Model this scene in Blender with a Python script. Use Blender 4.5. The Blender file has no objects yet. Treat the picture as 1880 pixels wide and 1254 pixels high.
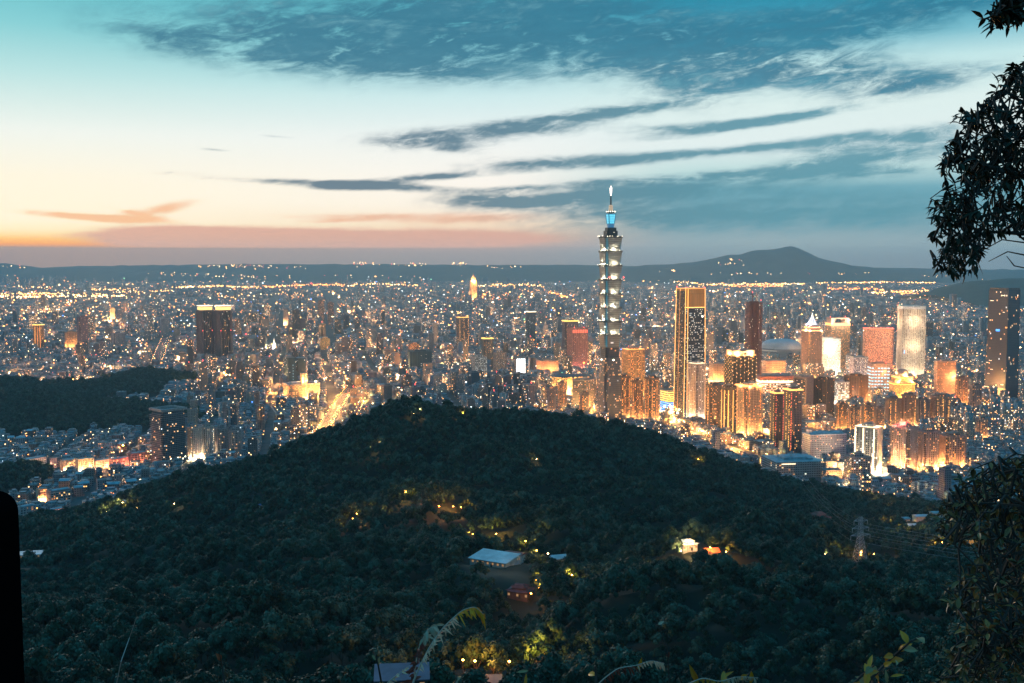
import bpy, math, random
import numpy as np
from mathutils import Vector, Matrix, noise
R = random.Random(7); NR = np.random.RandomState(11)
SC = bpy.context.scene; COL = SC.collection
F, CX, CY, HZ, H = 1936.0, 940.0, 627.0, 480.0, 352.0      # focal length in photo pixels, image centre, horizon row, eye height (m)
PITCH = math.atan((CY - HZ) / F)

# ------------------------------------------------------------------ camera
cd = bpy.data.cameras.new('camera'); cam = bpy.data.objects.new('camera', cd); COL.objects.link(cam)
cam.location = (0, 0, H); cam.rotation_euler = (math.pi/2 - PITCH, 0, 0)
cd.sensor_width = 36; cd.lens = 36*F/1880; cd.clip_start = 0.05; cd.clip_end = 90000
SC.camera = cam
SC.view_settings.view_transform = 'Standard'; SC.view_settings.look = 'None'; SC.view_settings.gamma = 1
SC.view_settings.exposure = 0.0
SC.cycles.max_bounces = 5; SC.cycles.diffuse_bounces = 2; SC.cycles.glossy_bounces = 2; SC.cycles.volume_bounces = 0
SC.cycles.transparent_max_bounces = 6; SC.cycles.sample_clamp_indirect = 2.0; SC.cycles.use_denoising = True
SC.cycles.blur_glossy = 1.0; SC.cycles.caustics_reflective = False; SC.cycles.caustics_refractive = False

FW = Vector((0, math.cos(PITCH), -math.sin(PITCH))); UP = Vector((0, math.sin(PITCH), math.cos(PITCH)))
def ray(px, py):
    return FW + Vector((1, 0, 0))*((px - CX)/F) + UP*((CY - py)/F)
def at(px, py, Y):                       # point on the ray through a photo pixel at depth Y
    d = ray(px, py); t = Y/d.y
    return Vector((d.x*t, Y, H + d.z*t))
def gp(px, py, z=0.0):                   # where that ray meets height z
    d = ray(px, py); t = (z - H)/d.z
    return Vector((d.x*t, d.y*t, z))
def lin(c):
    return tuple((v/255/12.92 if v/255 <= .04045 else ((v/255 + .055)/1.055)**2.4) for v in c)

# ------------------------------------------------------------------ node helper
class S:
    """A node socket (or number) with arithmetic that adds Math nodes."""
    def __init__(s, nt, k): s.nt, s.k = nt, k
    def m(s, op, *a, clamp=False):
        n = s.nt.nodes.new('ShaderNodeMath'); n.operation = op; n.use_clamp = clamp
        for i, v in enumerate((s,) + a):
            v = v.k if isinstance(v, S) else v
            if isinstance(v, (int, float)): n.inputs[i].default_value = v
            else: s.nt.links.new(v, n.inputs[i])
        return S(s.nt, n.outputs[0])
    def __add__(s, o): return s.m('ADD', o)
    __radd__ = __add__
    def __sub__(s, o): return s.m('SUBTRACT', o)
    def __rsub__(s, o): return S(s.nt, o).m('SUBTRACT', s)
    def __mul__(s, o): return s.m('MULTIPLY', o)
    __rmul__ = __mul__
    def __truediv__(s, o): return s.m('DIVIDE', o)
    def gt(s, o): return s.m('GREATER_THAN', o)
    def lt(s, o): return s.m('LESS_THAN', o)
    def smooth(s, a, b):
        n = s.nt.nodes.new('ShaderNodeMapRange'); n.interpolation_type = 'SMOOTHSTEP'
        s.nt.links.new(s.k, n.inputs[0]); n.inputs[1].default_value = a; n.inputs[2].default_value = b
        return S(s.nt, n.outputs[0])
def comb(nt, x, y, z=0.0):
    n = nt.nodes.new('ShaderNodeCombineXYZ')
    for i, v in enumerate((x, y, z)):
        v = v.k if isinstance(v, S) else v
        if isinstance(v, (int, float)): n.inputs[i].default_value = v
        else: nt.links.new(v, n.inputs[i])
    return n.outputs[0]
def nz(nt, vec, scale, detail=4, rough=.55, dist=0.0):
    n = nt.nodes.new('ShaderNodeTexNoise'); n.inputs['Scale'].default_value = scale; n.inputs['Detail'].default_value = detail
    n.inputs['Roughness'].default_value = rough; n.inputs['Distortion'].default_value = dist
    if vec is not None: nt.links.new(vec, n.inputs['Vector'])
    return S(nt, n.outputs['Fac'])
def mixc(nt, f, a, b, mode='MIX'):
    n = nt.nodes.new('ShaderNodeMix'); n.data_type = 'RGBA'; n.blend_type = mode; n.clamp_factor = True
    for i, v in ((0, f), (6, a), (7, b)):
        v = v.k if isinstance(v, S) else v
        if isinstance(v, (int, float)): n.inputs[i].default_value = v
        elif isinstance(v, tuple): n.inputs[i].default_value = (v + (1,))[:4]
        else: nt.links.new(v, n.inputs[i])
    return n.outputs[2]
def ramp(nt, fac, stops, interp='LINEAR'):
    n = nt.nodes.new('ShaderNodeValToRGB'); cr = n.color_ramp; cr.interpolation = interp
    while len(cr.elements) > 1: cr.elements.remove(cr.elements[-1])
    cr.elements[0].position = stops[0][0]; cr.elements[0].color = tuple(stops[0][1][:3]) + (1,)
    for p, c in stops[1:]:
        e = cr.elements.new(p); e.color = tuple(c[:3]) + (1,)
    nt.links.new(fac.k if isinstance(fac, S) else fac, n.inputs[0])
    return n.outputs[0]

# ------------------------------------------------------------------ world: dusk sky with cloud banks
W = bpy.data.worlds.new('World'); SC.world = W; W.use_nodes = True
nt = W.node_tree; nt.nodes.clear()
def sky():
    tc = nt.nodes.new('ShaderNodeTexCoord'); sp = nt.nodes.new('ShaderNodeSeparateXYZ'); nt.links.new(tc.outputs['Generated'], sp.inputs[0])
    x, y, z = (S(nt, sp.outputs[i]) for i in range(3))
    az = x.m('ARCTAN2', y); el = z.m('MINIMUM', 1.0).m('MAXIMUM', -1.0).m('ARCSINE')
    # elevations in photo-row terms
    def E(py): return math.asin(max(-1, ray(CX, py).normalized().z))
    top = 1.0                                       # radians mapped to the ramp's end
    def R_(rows, above):
        st = [(max(0.0, E(py))/top, lin(c)) for py, c in rows]; st += [(a/top, lin(c)) for a, c in above]
        return ramp(nt, el/top, st, 'LINEAR')
    zen = [(.34, (84, 162, 190)), (.5, (66, 166, 212)), (1.0, (56, 160, 212))]
    L = R_([(478, (150,146,152)), (457, (160,152,156)), (452, (240,160,118)), (447, (253,184,122)), (440, (252,208,140)), (430, (255,238,196)), (410, (255,248,222)), (335, (255,249,228)), (260, (242,249,242)), (160, (188,231,231)), (80, (138,212,218)), (5, (108,197,208))], zen)
    M = R_([(478, (146,152,162)), (460, (158,158,166)), (452, (184,166,168)), (436, (214,180,164)), (412, (246,222,198)), (375, (254,246,234)), (330, (254,250,243)), (250, (240,247,246)), (180, (212,239,241)), (110, (146,208,219)), (40, (98,184,200)), (5, (84,168,188))], zen)
    Rr = R_([(478, (128,150,166)), (440, (144,170,182)), (395, (118,166,182)), (352, (108,168,186)), (318, (190,222,224)), (270, (228,242,242)), (200, (224,243,241)), (130, (198,234,236)), (85, (128,196,212)), (30, (62,156,184)), (0, (44,144,174))], zen)
    a1 = az.smooth(-.50, .06); a2 = az.smooth(-.03, .18)
    base = mixc(nt, a2, mixc(nt, a1, L, M), Rr)
    # cloud fields: soft tilted ellipses (photo px centre and radii -> sky angles), broken by streaky noise
    v1 = comb(nt, az*9.0 + el*10.0, el*52.0 - az*3.0); v2 = comb(nt, az*34.0 + el*40.0, el*120.0 - az*30.0)
    n1 = nz(nt, v1, 1.0, 7, .62, .6); n2 = nz(nt, v2, 1.0, 5, .65, .5)
    v3 = comb(nt, az*14.0 + el*26.0, el*60.0 - az*14.0); n3 = nz(nt, v3, 1.0, 7, .68, .9)     # rippled high cloud
    vec = comb(nt, az, el)
    def field(bl):
        tot = None
        for cx, cy, rx, ry, rot, amp in bl:
            d = ray(cx, cy).normalized()
            mp = nt.nodes.new('ShaderNodeMapping'); mp.vector_type = 'TEXTURE'; nt.links.new(vec, mp.inputs[0])
            mp.inputs['Location'].default_value = (math.atan2(d.x, d.y), math.asin(d.z), 0); mp.inputs['Rotation'].default_value = (0, 0, math.radians(rot))
            mp.inputs['Scale'].default_value = (2.3*rx/F, 2.3*ry/F, 1)
            gr = nt.nodes.new('ShaderNodeTexGradient'); gr.gradient_type = 'QUADRATIC_SPHERE'; nt.links.new(mp.outputs[0], gr.inputs[0])
            g = S(nt, gr.outputs['Fac'])*amp if tot is None else S(nt, gr.outputs['Fac']).m('MULTIPLY_ADD', amp, tot)
            tot = g
        return tot
    hi = field([(520,74,250,56,-6,1.0), (300,70,120,26,-8,.55), (760,40,240,60,0,1.05), (900,80,220,50,-4,.9), (1040,30,200,60,-4,.85), (680,116,200,20,-4,.75), (1230,70,190,50,-10,.85), (1430,50,190,46,4,1.0), (1700,14,240,32,6,1.15), (1400,140,200,34,6,.95), (1690,150,130,19,7,1.2), (1560,130,110,26,-8,.6), (1240,150,90,36,-34,.45), (1130,120,120,16,8,.5)])
    lo = field([(760,258,110,18,3,1.0), (980,235,140,17,4,1.15), (820,275,80,9,-2,.5), (1190,195,150,13,3,.55), (1000,300,150,13,2,1.1), (1180,290,120,10,4,.8), (620,338,190,7,-2,1.25), (790,326,110,7,4,1.1), (660,344,90,7,0,.8), (900,365,90,9,-3,.9), (1000,372,170,10,2,.75), (1150,355,260,10,2,.8), (1560,296,240,15,5,1.05), (1660,252,170,17,4,1.1), (1380,272,150,9,5,.8), (1360,322,200,9,3,.9), (1620,318,180,8,3,.8), (1250,232,120,8,4,.55), (1500,390,420,40,0,.95), (1150,400,240,30,0,.5), (1330,240,140,9,6,.5), (1080,212,130,9,6,.85), (1350,230,170,8,6,.85), (1480,208,130,8,8,.65), (1150,332,130,8,2,.75), (950,346,90,6,2,.7), (500,250,40,3,-3,.5), (395,275,34,3,-3,.45), (310,316,60,4,2,.35)])
    wm = field([(130,396,80,6,-4,.9), (230,402,90,6,-3,.85), (300,384,60,10,14,.9), (250,392,50,5,-12,.6), (700,398,200,8,0,.6), (880,402,160,12,2,.6), (620,405,70,4,4,.5)])
    bank = field([(420,440,215,21,-1,1.6), (700,442,260,20,1,1.25), (300,432,90,14,0,.6), (900,440,130,14,0,.6)])
    k = n1*.62 + n2*.38
    kh = n3*.5 + n2*.25 + n1*.25
    dh = (hi*1.3*((kh - .5)*6.0 + .96)).smooth(.10, 1.5)
    kl = n1*.45 + n2*.3 + n3*.25
    dl = (lo*1.4*((kl - .5)*5.0 + 1.0)).smooth(.18, 1.4)
    dw = (wm*1.3*((k - .5)*3.0 + 1.0)).smooth(.15, 1.0)
    db = (bank + (n1 - .5)*.7 + (n2 - .5)*.25).smooth(.25, .75)*el.smooth(E(458), E(451))
    hc = mixc(nt, az.smooth(-.1, .30), lin((72,136,160)), lin((46,142,172)))
    hc = mixc(nt, (n3*.6 + n1*.4).smooth(.36, .66)*.6, lin((54,118,146)), hc); hc = mixc(nt, (n1*.5 + n2*.5).smooth(.5, .72)*.5, hc, lin((140,198,208)))
    lc = mixc(nt, az.smooth(-.16, .30), lin((74,114,138)), lin((86,150,170)))
    bc = mixc(nt, el.smooth(E(462), E(418)), mixc(nt, az.smooth(-.3, .0), lin((196,172,170)), lin((204,172,168))), lin((216,170,158)))
    c = mixc(nt, dw*.7, base, mixc(nt, az.smooth(-.35, -.05), lin((240,170,120)), lin((226,170,144))))
    c = mixc(nt, db*.93, c, bc)
    c = mixc(nt, dl*.92, c, lc)
    c = mixc(nt, dh*.93, c, hc)
    # a little physical dusk sky under it all
    st = nt.nodes.new('ShaderNodeTexSky'); st.sky_type = 'NISHITA'; st.sun_disc = False
    st.sun_elevation = math.radians(SUN_EL); st.sun_rotation = math.radians(SUN_AZ); st.altitude = 350
    ns = nt.nodes.new('ShaderNodeVectorMath'); ns.operation = 'SCALE'; ns.inputs['Scale'].default_value = .05; nt.links.new(st.outputs[0], ns.inputs[0])
    c = mixc(nt, .0, c, ns.outputs[0]) if False else mixc(nt, .04, c, ns.outputs[0])
    # the sky stands above the evening air, which dims it towards the horizon
    tr = (el.m('MAXIMUM', .004).m('POWER', -1.0)*318.0).m('MINIMUM', 24500.0)*(-HAZE)
    iv = (tr*-1.0).m('EXPONENT'); sub = (iv - 1.0)
    v_ = nt.nodes.new('ShaderNodeVectorMath'); v_.operation = 'SCALE'; nt.links.new(c, v_.inputs[0]); nt.links.new(iv.k, v_.inputs['Scale'])
    w_ = nt.nodes.new('ShaderNodeVectorMath'); w_.operation = 'SCALE'; w_.inputs[0].default_value = HAZE_J; nt.links.new(sub.k, w_.inputs['Scale'])
    x_ = nt.nodes.new('ShaderNodeVectorMath'); x_.operation = 'SUBTRACT'; nt.links.new(v_.outputs[0], x_.inputs[0]); nt.links.new(w_.outputs[0], x_.inputs[1])
    y_ = nt.nodes.new('ShaderNodeVectorMath'); y_.operation = 'MAXIMUM'; nt.links.new(x_.outputs[0], y_.inputs[0]); c = y_.outputs[0]
    dn = el.smooth(-.08, -.02)
    c = mixc(nt, dn, (.02, .03, .035), c)
    bg = nt.nodes.new('ShaderNodeBackground'); bg.inputs[1].default_value = 1.0; nt.links.new(c, bg.inputs[0])
    out = nt.nodes.new('ShaderNodeOutputWorld'); nt.links.new(bg.outputs[0], out.inputs[0])
SUN_EL, SUN_AZ = 1.5, -24.0
HAZE, HAZE_J = 3.8e-5, (.13, .23, .33)
sky()
W.cycles.sampling_method = 'MANUAL'; W.cycles.sample_map_resolution = 512
sl = bpy.data.lights.new('sun', 'SUN'); sl.energy = 0.7; sl.angle = math.radians(25); sl.color = (1, .82, .68)
so = bpy.data.objects.new('sun', sl); COL.objects.link(so)
_d = Vector((math.sin(math.radians(SUN_AZ)), math.cos(math.radians(SUN_AZ)), math.tan(math.radians(9))))
so.rotation_euler = _d.to_track_quat('Z', 'Y').to_euler()
# ------------------------------------------------------------------ materials
def newmat(name):
    m = bpy.data.materials.new(name); m.use_nodes = True; m.node_tree.nodes.clear()
    o = m.node_tree.nodes.new('ShaderNodeOutputMaterial'); b = m.node_tree.nodes.new('ShaderNodeBsdfPrincipled')
    m.node_tree.links.new(b.outputs[0], o.inputs[0]); return m, m.node_tree, b
def setin(nt, b, k, v):
    if isinstance(v, S): v = v.k
    if isinstance(v, tuple): b.inputs[k].default_value = (v + (1,))[:4]
    elif isinstance(v, (int, float)): b.inputs[k].default_value = v
    else: nt.links.new(v, b.inputs[k])
def nosample(m, how='NONE'):
    m.cycles.emission_sampling = how; return m
def plain(name, col, rough=.8, metal=0.0, var=.25, scale=.3):
    m, nt, b = newmat(name); tc = nt.nodes.new('ShaderNodeTexCoord')
    f = nz(nt, tc.outputs['Object'], scale, 5, .6)
    c = mixc(nt, f.smooth(.3, .7), tuple(v*(1 - var) for v in col), tuple(min(1, v*(1 + var)) for v in col))
    setin(nt, b, 'Base Color', c); setin(nt, b, 'Roughness', rough); setin(nt, b, 'Metallic', metal); return m
def emit(name, col, k, sample='AUTO'):
    m, nt, b = newmat(name); setin(nt, b, 'Base Color', (.1, .1, .1)); setin(nt, b, 'Emission Color', tuple(col)); setin(nt, b, 'Emission Strength', k)
    return nosample(m, sample)
WARM = [(0, (1, .34, .06)), (.35, (1, .47, .14)), (.65, (1, .64, .30)), (.85, (1, .85, .62)), (.94, (.75, .9, 1)), (1, (1, .25, .10))]
GOLD = [(0, (1, .32, .04)), (.6, (1, .44, .10)), (1, (1, .60, .24))]
WHITE = [(0, (1, .85, .62)), (.6, (1, .93, .8)), (1, (.85, .95, 1))]
def facade(name, wall=(.3,.28,.27), cw=3.4, ch=3.3, ww=.62, wh=.55, lit=.1, cols=WARM, es=2.5, glass=(.03,.045,.06), roof=(.2,.21,.22), rough=.75, metal=0.0, grough=.15, tinted=False, litu=None, vert=None, slab=None):
    """A wall with a grid of windows laid out in metres on the UVs; each window is lit or dark at random."""
    m, nt, b = newmat(name)
    uvn = nt.nodes.new('ShaderNodeUVMap'); sp = nt.nodes.new('ShaderNodeSeparateXYZ'); nt.links.new(uvn.outputs[0], sp.inputs[0])
    u, v = S(nt, sp.outputs[0]), S(nt, sp.outputs[1])
    seed = 0.0
    if tinted:
        at_ = nt.nodes.new('ShaderNodeAttribute'); at_.attribute_name = 'tint'; tint = at_.outputs['Color']; litk = S(nt, at_.outputs['Alpha'])
        sc = nt.nodes.new('ShaderNodeSeparateColor'); nt.links.new(tint, sc.inputs[0]); seed = S(nt, sc.outputs[0])*911.0 + S(nt, sc.outputs[2])*577.0
    oi = nt.nodes.new('ShaderNodeObjectInfo'); orn = S(nt, oi.outputs['Random'])*97.0
    cu, cv = u/cw, v/ch
    iu, iv = cu.m('FLOOR'), cv.m('FLOOR'); fu, fv = cu.m('FRACT'), cv.m('FRACT')
    win = fu.gt(.5 - ww/2)*fu.lt(.5 + ww/2)*fv.gt(.52 - wh/2)*fv.lt(.52 + wh/2)
    geo = nt.nodes.new('ShaderNodeNewGeometry'); gs = nt.nodes.new('ShaderNodeSeparateXYZ'); nt.links.new(geo.outputs['Normal'], gs.inputs[0])
    up = S(nt, gs.outputs[2]).gt(.6); dn = S(nt, gs.outputs[2]).lt(-.6)
    win = win*(1.0 - up)*(1.0 - dn)
    wn = nt.nodes.new('ShaderNodeTexWhiteNoise'); nt.links.new(comb(nt, iu + orn, iv, seed), wn.inputs['Vector'])
    ws = nt.nodes.new('ShaderNodeSeparateColor'); nt.links.new(wn.outputs['Color'], ws.inputs[0])
    r1, r2, r3 = (S(nt, ws.outputs[i]) for i in range(3))
    p = (litk if tinted else S(nt, 0.0) + lit)
    on = (p - r1).gt(0.0)*win
    em = ramp(nt, r2, cols)
    tc = nt.nodes.new('ShaderNodeTexCoord')
    d = nz(nt, comb(nt, u*.09, v*.03, seed), 1.0, 5, .65)
    dirt = d.smooth(.25, .75)*.45 + .72
    wcol = tint if tinted else wall
    wv = nt.nodes.new('ShaderNodeVectorMath'); wv.operation = 'SCALE'; nt.links.new(dirt.k, wv.inputs['Scale'])
    if tinted: nt.links.new(tint, wv.inputs[0])
    else: wv.inputs[0].default_value = wall
    wc = wv.outputs[0]
    if slab: wc = mixc(nt, fv.lt(slab[0]), wc, slab[1])
    if tinted:
        rn = nt.nodes.new('ShaderNodeTexWhiteNoise'); nt.links.new(tint, rn.inputs['Vector'])
        rc = ramp(nt, S(nt, rn.outputs[0]), [(0, (.22,.23,.24)), (.3, (.13,.26,.30)), (.5, (.30,.32,.33)), (.62, (.10,.22,.30)), (.75, (.33,.42,.45)), (.86, (.28,.13,.10)), (.93, (.18,.17,.17))], 'CONSTANT')
        rd = nz(nt, comb(nt, u*.22, v*.22, seed), 1.0, 4, .6).smooth(.3, .75)*.7 + .5
        rv = nt.nodes.new('ShaderNodeVectorMath'); rv.operation = 'SCALE'; nt.links.new(rd.k, rv.inputs['Scale']); nt.links.new(rc, rv.inputs[0]); rc = rv.outputs[0]
    else:
        rd = nz(nt, comb(nt, u*.15, v*.15), 1.0, 4, .6).smooth(.3, .75)
        rc = mixc(nt, rd, tuple(x*.6 for x in roof), tuple(x*1.25 for x in roof))
    c = mixc(nt, win, wc, glass); c = mixc(nt, up, c, rc)
    setin(nt, b, 'Base Color', c); setin(nt, b, 'Roughness', rough + win*(grough - rough)); setin(nt, b, 'Metallic', metal)
    setin(nt, b, 'Emission Color', em)
    setin(nt, b, 'Emission Strength', on*(r3*1.0 + .55)*es)
    return nosample(m)

# ------------------------------------------------------------------ mesh builder
class MB:
    def __init__(s): s.v, s.f, s.uv, s.mi = [], [], [], []
    def quad(s, pts, uv=None, mi=0):
        i = len(s.v); s.v += [tuple(p) for p in pts]; s.f.append(tuple(range(i, i + len(pts))))
        s.uv.append(uv or [(p[0], p[1]) for p in pts]); s.mi.append(mi)
    def prism(s, poly, z0, z1, mi=0, top=None, cap=True, capmi=None, bottom=False):
        """Side walls of a polygon (counter-clockwise) from z0 to z1; TOP is the upper outline where it differs."""
        top = top or poly; n = len(poly); u = 0
        for i in range(n):
            a, b = poly[i], poly[(i + 1) % n]; c, d = top[(i + 1) % n], top[i]
            l = math.hypot(b[0] - a[0], b[1] - a[1])
            s.quad([(a[0], a[1], z0), (b[0], b[1], z0), (c[0], c[1], z1), (d[0], d[1], z1)], [(u, z0), (u + l, z0), (u + l, z1), (u, z1)], mi); u += l
        if cap: s.quad([(p[0], p[1], z1) for p in top], None, mi if capmi is None else capmi)
        if bottom: s.quad([(p[0], p[1], z0) for p in reversed(poly)], None, mi)
        return s
    def box(s, cx, cy, z0, w, d, h, rot=0, mi=0, bottom=False, capmi=None):
        return s.prism(rect(w, d, cx, cy, rot), z0, z0 + h, mi, bottom=bottom, capmi=capmi)
    def bar(s, a, b, r, mi=0, n=4, r2=None):
        a, b = Vector(a), Vector(b); d = (b - a)
        if d.length < 1e-6: return s
        q = d.normalized().to_track_quat('Z', 'Y'); r2 = r if r2 is None else r2
        ra = [a + q @ Vector((math.cos(2*math.pi*(k + .5)/n)*r, math.sin(2*math.pi*(k + .5)/n)*r, 0)) for k in range(n)]
        rb = [b + q @ Vector((math.cos(2*math.pi*(k + .5)/n)*r2, math.sin(2*math.pi*(k + .5)/n)*r2, 0)) for k in range(n)]
        for k in range(n): s.quad([ra[k], ra[(k + 1) % n], rb[(k + 1) % n], rb[k]], None, mi)
        s.quad(rb, None, mi); s.quad(ra[::-1], None, mi); return s
    def path(s, pts, r0, r1, mi=0, n=5):
        k = len(pts) - 1
        for i in range(k): s.bar(pts[i], pts[i + 1], r0 + (r1 - r0)*i/k, mi, n, r0 + (r1 - r0)*(i + 1)/k)
        return s
    def octa(s, c, r, mi=0, rz=None):
        x, y, z = c; rz = rz or r
        P = [(x + r, y, z), (x, y + r, z), (x - r, y, z), (x, y - r, z)]
        for k in range(4):
            s.quad([P[k], P[(k + 1) % 4], (x, y, z + rz)], None, mi); s.quad([P[(k + 1) % 4], P[k], (x, y, z - rz)], None, mi)
        return s
    def lathe(s, prof, n=16, mi=0, cx=0, cy=0, sx=1, sy=1):
        for (r0, z0), (r1, z1) in zip(prof, prof[1:]):
            for k in range(n):
                a, b = 2*math.pi*k/n, 2*math.pi*(k + 1)/n
                p = [(cx + math.cos(t)*r*sx, cy + math.sin(t)*r*sy, z) for r, t, z in ((r0, a, z0), (r0, b, z0), (r1, b, z1), (r1, a, z1))]
                s.quad(p, [(a*r0, z0), (b*r0, z0), (b*r0, z1), (a*r0, z1)], mi)
        return s
    def build(s, name, mats, parent=None, loc=None, rz=None, tint=None, smooth=False):
        me = bpy.data.meshes.new(name); me.from_pydata(s.v, [], s.f)
        ul = me.uv_layers.new(name='UVMap'); ul.data.foreach_set('uv', np.array([c for f in s.uv for q in f for c in q], dtype=np.float32))
        for m in (mats if isinstance(mats, (list, tuple)) else [mats]): me.materials.append(m)
        me.polygons.foreach_set('material_index', np.array(s.mi, dtype=np.int32))
        if smooth: me.polygons.foreach_set('use_smooth', np.ones(len(s.f), dtype=bool))
        if tint is not None:
            a = me.attributes.new('tint', 'FLOAT_COLOR', 'CORNER'); a.data.foreach_set('color', np.tile(np.array(tint, dtype=np.float32), len(me.loops)))
        me.update(); o = bpy.data.objects.new(name, me); COL.objects.link(o)
        if parent is not None: o.parent = parent
        if loc is not None: o.location = loc
        if rz is not None: o.rotation_euler = (0, 0, rz)
        return o
def rect(w, d, cx=0, cy=0, rot=0):
    c, s = math.cos(rot), math.sin(rot)
    return [(cx + x*c - y*s, cy + x*s + y*c) for x, y in ((-w/2, -d/2), (w/2, -d/2), (w/2, d/2), (-w/2, d/2))]
def chamf(w, d, k, cx=0, cy=0):
    a, b = w/2, d/2
    return [(cx + x, cy + y) for x, y in ((-a + k, -b), (a - k, -b), (a, -b + k), (a, b - k), (a - k, b), (-a + k, b), (-a, b - k), (-a, -b + k))]
def notched(w, d, k, cx=0, cy=0):
    """A square with a step cut into each corner."""
    a, b = w/2, d/2
    return [(cx + x, cy + y) for x, y in ((-a + k, -b), (a - k, -b), (a - k, -b + k), (a, -b + k), (a, b - k), (a - k, b - k), (a - k, b), (-a + k, b), (-a + k, b - k), (-a, b - k), (-a, -b + k), (-a + k, -b + k))]
def npmesh(name, V, Fq, mats, uv=None, tint=None, mi=None, smooth=False):
    """A big mesh straight from arrays: V (n,3), Fq (m,k) faces of k corners."""
    me = bpy.data.meshes.new(name); n, (m, k) = len(V), Fq.shape
    me.vertices.add(n); me.vertices.foreach_set('co', np.ascontiguousarray(V, dtype=np.float32).ravel())
    me.loops.add(m*k); me.loops.foreach_set('vertex_index', np.ascontiguousarray(Fq, dtype=np.int32).ravel())
    me.polygons.add(m); me.polygons.foreach_set('loop_start', np.arange(m, dtype=np.int32)*k)
    try: me.polygons.foreach_set('loop_total', np.full(m, k, dtype=np.int32))
    except Exception: pass
    for x in (mats if isinstance(mats, (list, tuple)) else [mats]): me.materials.append(x)
    if mi is not None: me.polygons.foreach_set('material_index', np.ascontiguousarray(mi, dtype=np.int32))
    if uv is not None: me.uv_layers.new(name='UVMap').data.foreach_set('uv', np.ascontiguousarray(uv, dtype=np.float32).ravel())
    if tint is not None:
        a = me.attributes.new('tint', 'FLOAT_COLOR', 'CORNER'); a.data.foreach_set('color', np.ascontiguousarray(tint, dtype=np.float32).ravel())
    if smooth: me.polygons.foreach_set('use_smooth', np.ones(m, dtype=bool))
    me.update(calc_edges=True); me.validate()
    o = bpy.data.objects.new(name, me); COL.objects.link(o); return o
def tag(o, label=None, cat=None, group=None, kind=None):
    for k, v in (('label', label), ('category', cat), ('group', group), ('kind', kind)):
        if v: o[k] = v
    return o
def empty(name, loc, rz=0.0):
    o = bpy.data.objects.new(name, None); COL.objects.link(o); o.location = loc; o.rotation_euler = (0, 0, rz); o.empty_display_size = .1; return o
def lamp(name, loc, watts, col=(1, .55, .22), r=.5, parent=None, spot=None, aim=None):
    l = bpy.data.lights.new(name, 'SPOT' if spot else 'POINT'); l.energy = watts; l.color = col; l.shadow_soft_size = r
    o = bpy.data.objects.new(name, l); COL.objects.link(o); o.location = loc
    if spot: l.spot_size = spot; l.spot_blend = .6; o.rotation_euler = Vector(aim).to_track_quat('-Z', 'Y').to_euler()
    if parent is not None: o.parent = parent
    return o
def px_of(x, y, z):
    """Photo pixel of world points (arrays)."""
    zc = y*math.cos(PITCH) - (z - H)*math.sin(PITCH); yc = y*math.sin(PITCH) + (z - H)*math.cos(PITCH)
    return CX + F*x/zc, CY - F*yc/zc

# ------------------------------------------------------------------ terrain
CANOPY = [  # photo px, row, depth: where the top of the wooded hill stands
 (0,1254,320),(300,1254,325),(600,1254,330),(900,1254,335),(1200,1254,330),(1500,1254,325),(1880,1254,320),(-300,1254,330),(2200,1254,320),
 (-300,1100,620),(40,1100,640),(300,1130,520),(600,1110,520),(900,1110,500),(1200,1120,470),(1500,1110,500),(1800,1110,540),(2200,1080,600),
 (-300,1000,1000),(40,985,1050),(150,960,1080),(300,990,880),(500,960,900),(640,930,900),(780,950,820),(860,975,760),(900,1045,600),(980,1050,590),(1050,1035,620),(1000,960,830),(900,905,950),
 (1100,930,900),(1250,930,930),(1250,1030,680),(1400,980,840),(1550,1010,800),(1500,955,980),(1700,1000,900),(1800,960,1080),(2200,960,1000),
 (640,860,1080),(800,840,1120),(950,850,1080),(1100,850,1120),(1250,860,1180),(1380,900,1200),(1600,925,1250),(1740,925,1300),(2000,920,1300),
 (120,925,1240),(200,905,1290),(340,858,1360),(420,845,1370),(480,834,1360),(560,805,1330),(620,778,1310),(680,752,1290),(715,738,1280),(752,731,1275),(795,742,1285),(830,752,1300),(930,750,1310),(1010,760,1330),(1100,770,1370),(1180,782,1420),(1230,797,1450),(1290,830,1520),(1340,852,1560),(1400,872,1600),(1500,882,1640),(1600,888,1660),(1760,893,1680)]
_P, _Z = [], []
for px, py, Y in CANOPY:
    p = at(px, py, Y); _P.append((p.x, p.y)); _Z.append(p.z - (9.5 if Y < 900 else (12.0 if 690 < px < 1120 else 19.5 if Y > 1150 else 14.0)))
for x, y, z in [(0,0,348),(60,0,345),(-60,0,345),(0,60,318),(80,80,305),(-80,80,305),(0,150,284),(150,160,278),(-150,160,278),(0,230,254),(260,230,250),(-260,230,250),
    (-400,100,260),(400,100,262),(-700,300,200),(700,300,200),(-900,600,110),(-900,1000,30),(-650,1450,-25),(-450,1650,-30),(-150,1700,-30),(50,1750,-30),(250,1800,-30),(500,1900,-30),(800,1900,-20),(900,1500,0),(1000,1000,90),(-900,1300,-20),(-700,1950,-30),(0,2000,-40),(-1200,1900,-40),(1200,1900,-30)]:
    _P.append((x, y)); _Z.append(z)
_P = np.array(_P)/500.0; _Z = np.array(_Z, dtype=float); _n = len(_P)
def _phi(r): return r**1.5
_A = np.zeros((_n + 3, _n + 3)); _A[:_n, :_n] = _phi(np.linalg.norm(_P[:, None] - _P[None], axis=2)) + np.eye(_n)*.0
_A[:_n, _n] = 1; _A[:_n, _n+1:] = _P; _A[_n, :_n] = 1; _A[_n+1:, :_n] = _P.T
_C = np.linalg.solve(_A, np.concatenate([_Z, np.zeros(3)]))
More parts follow.
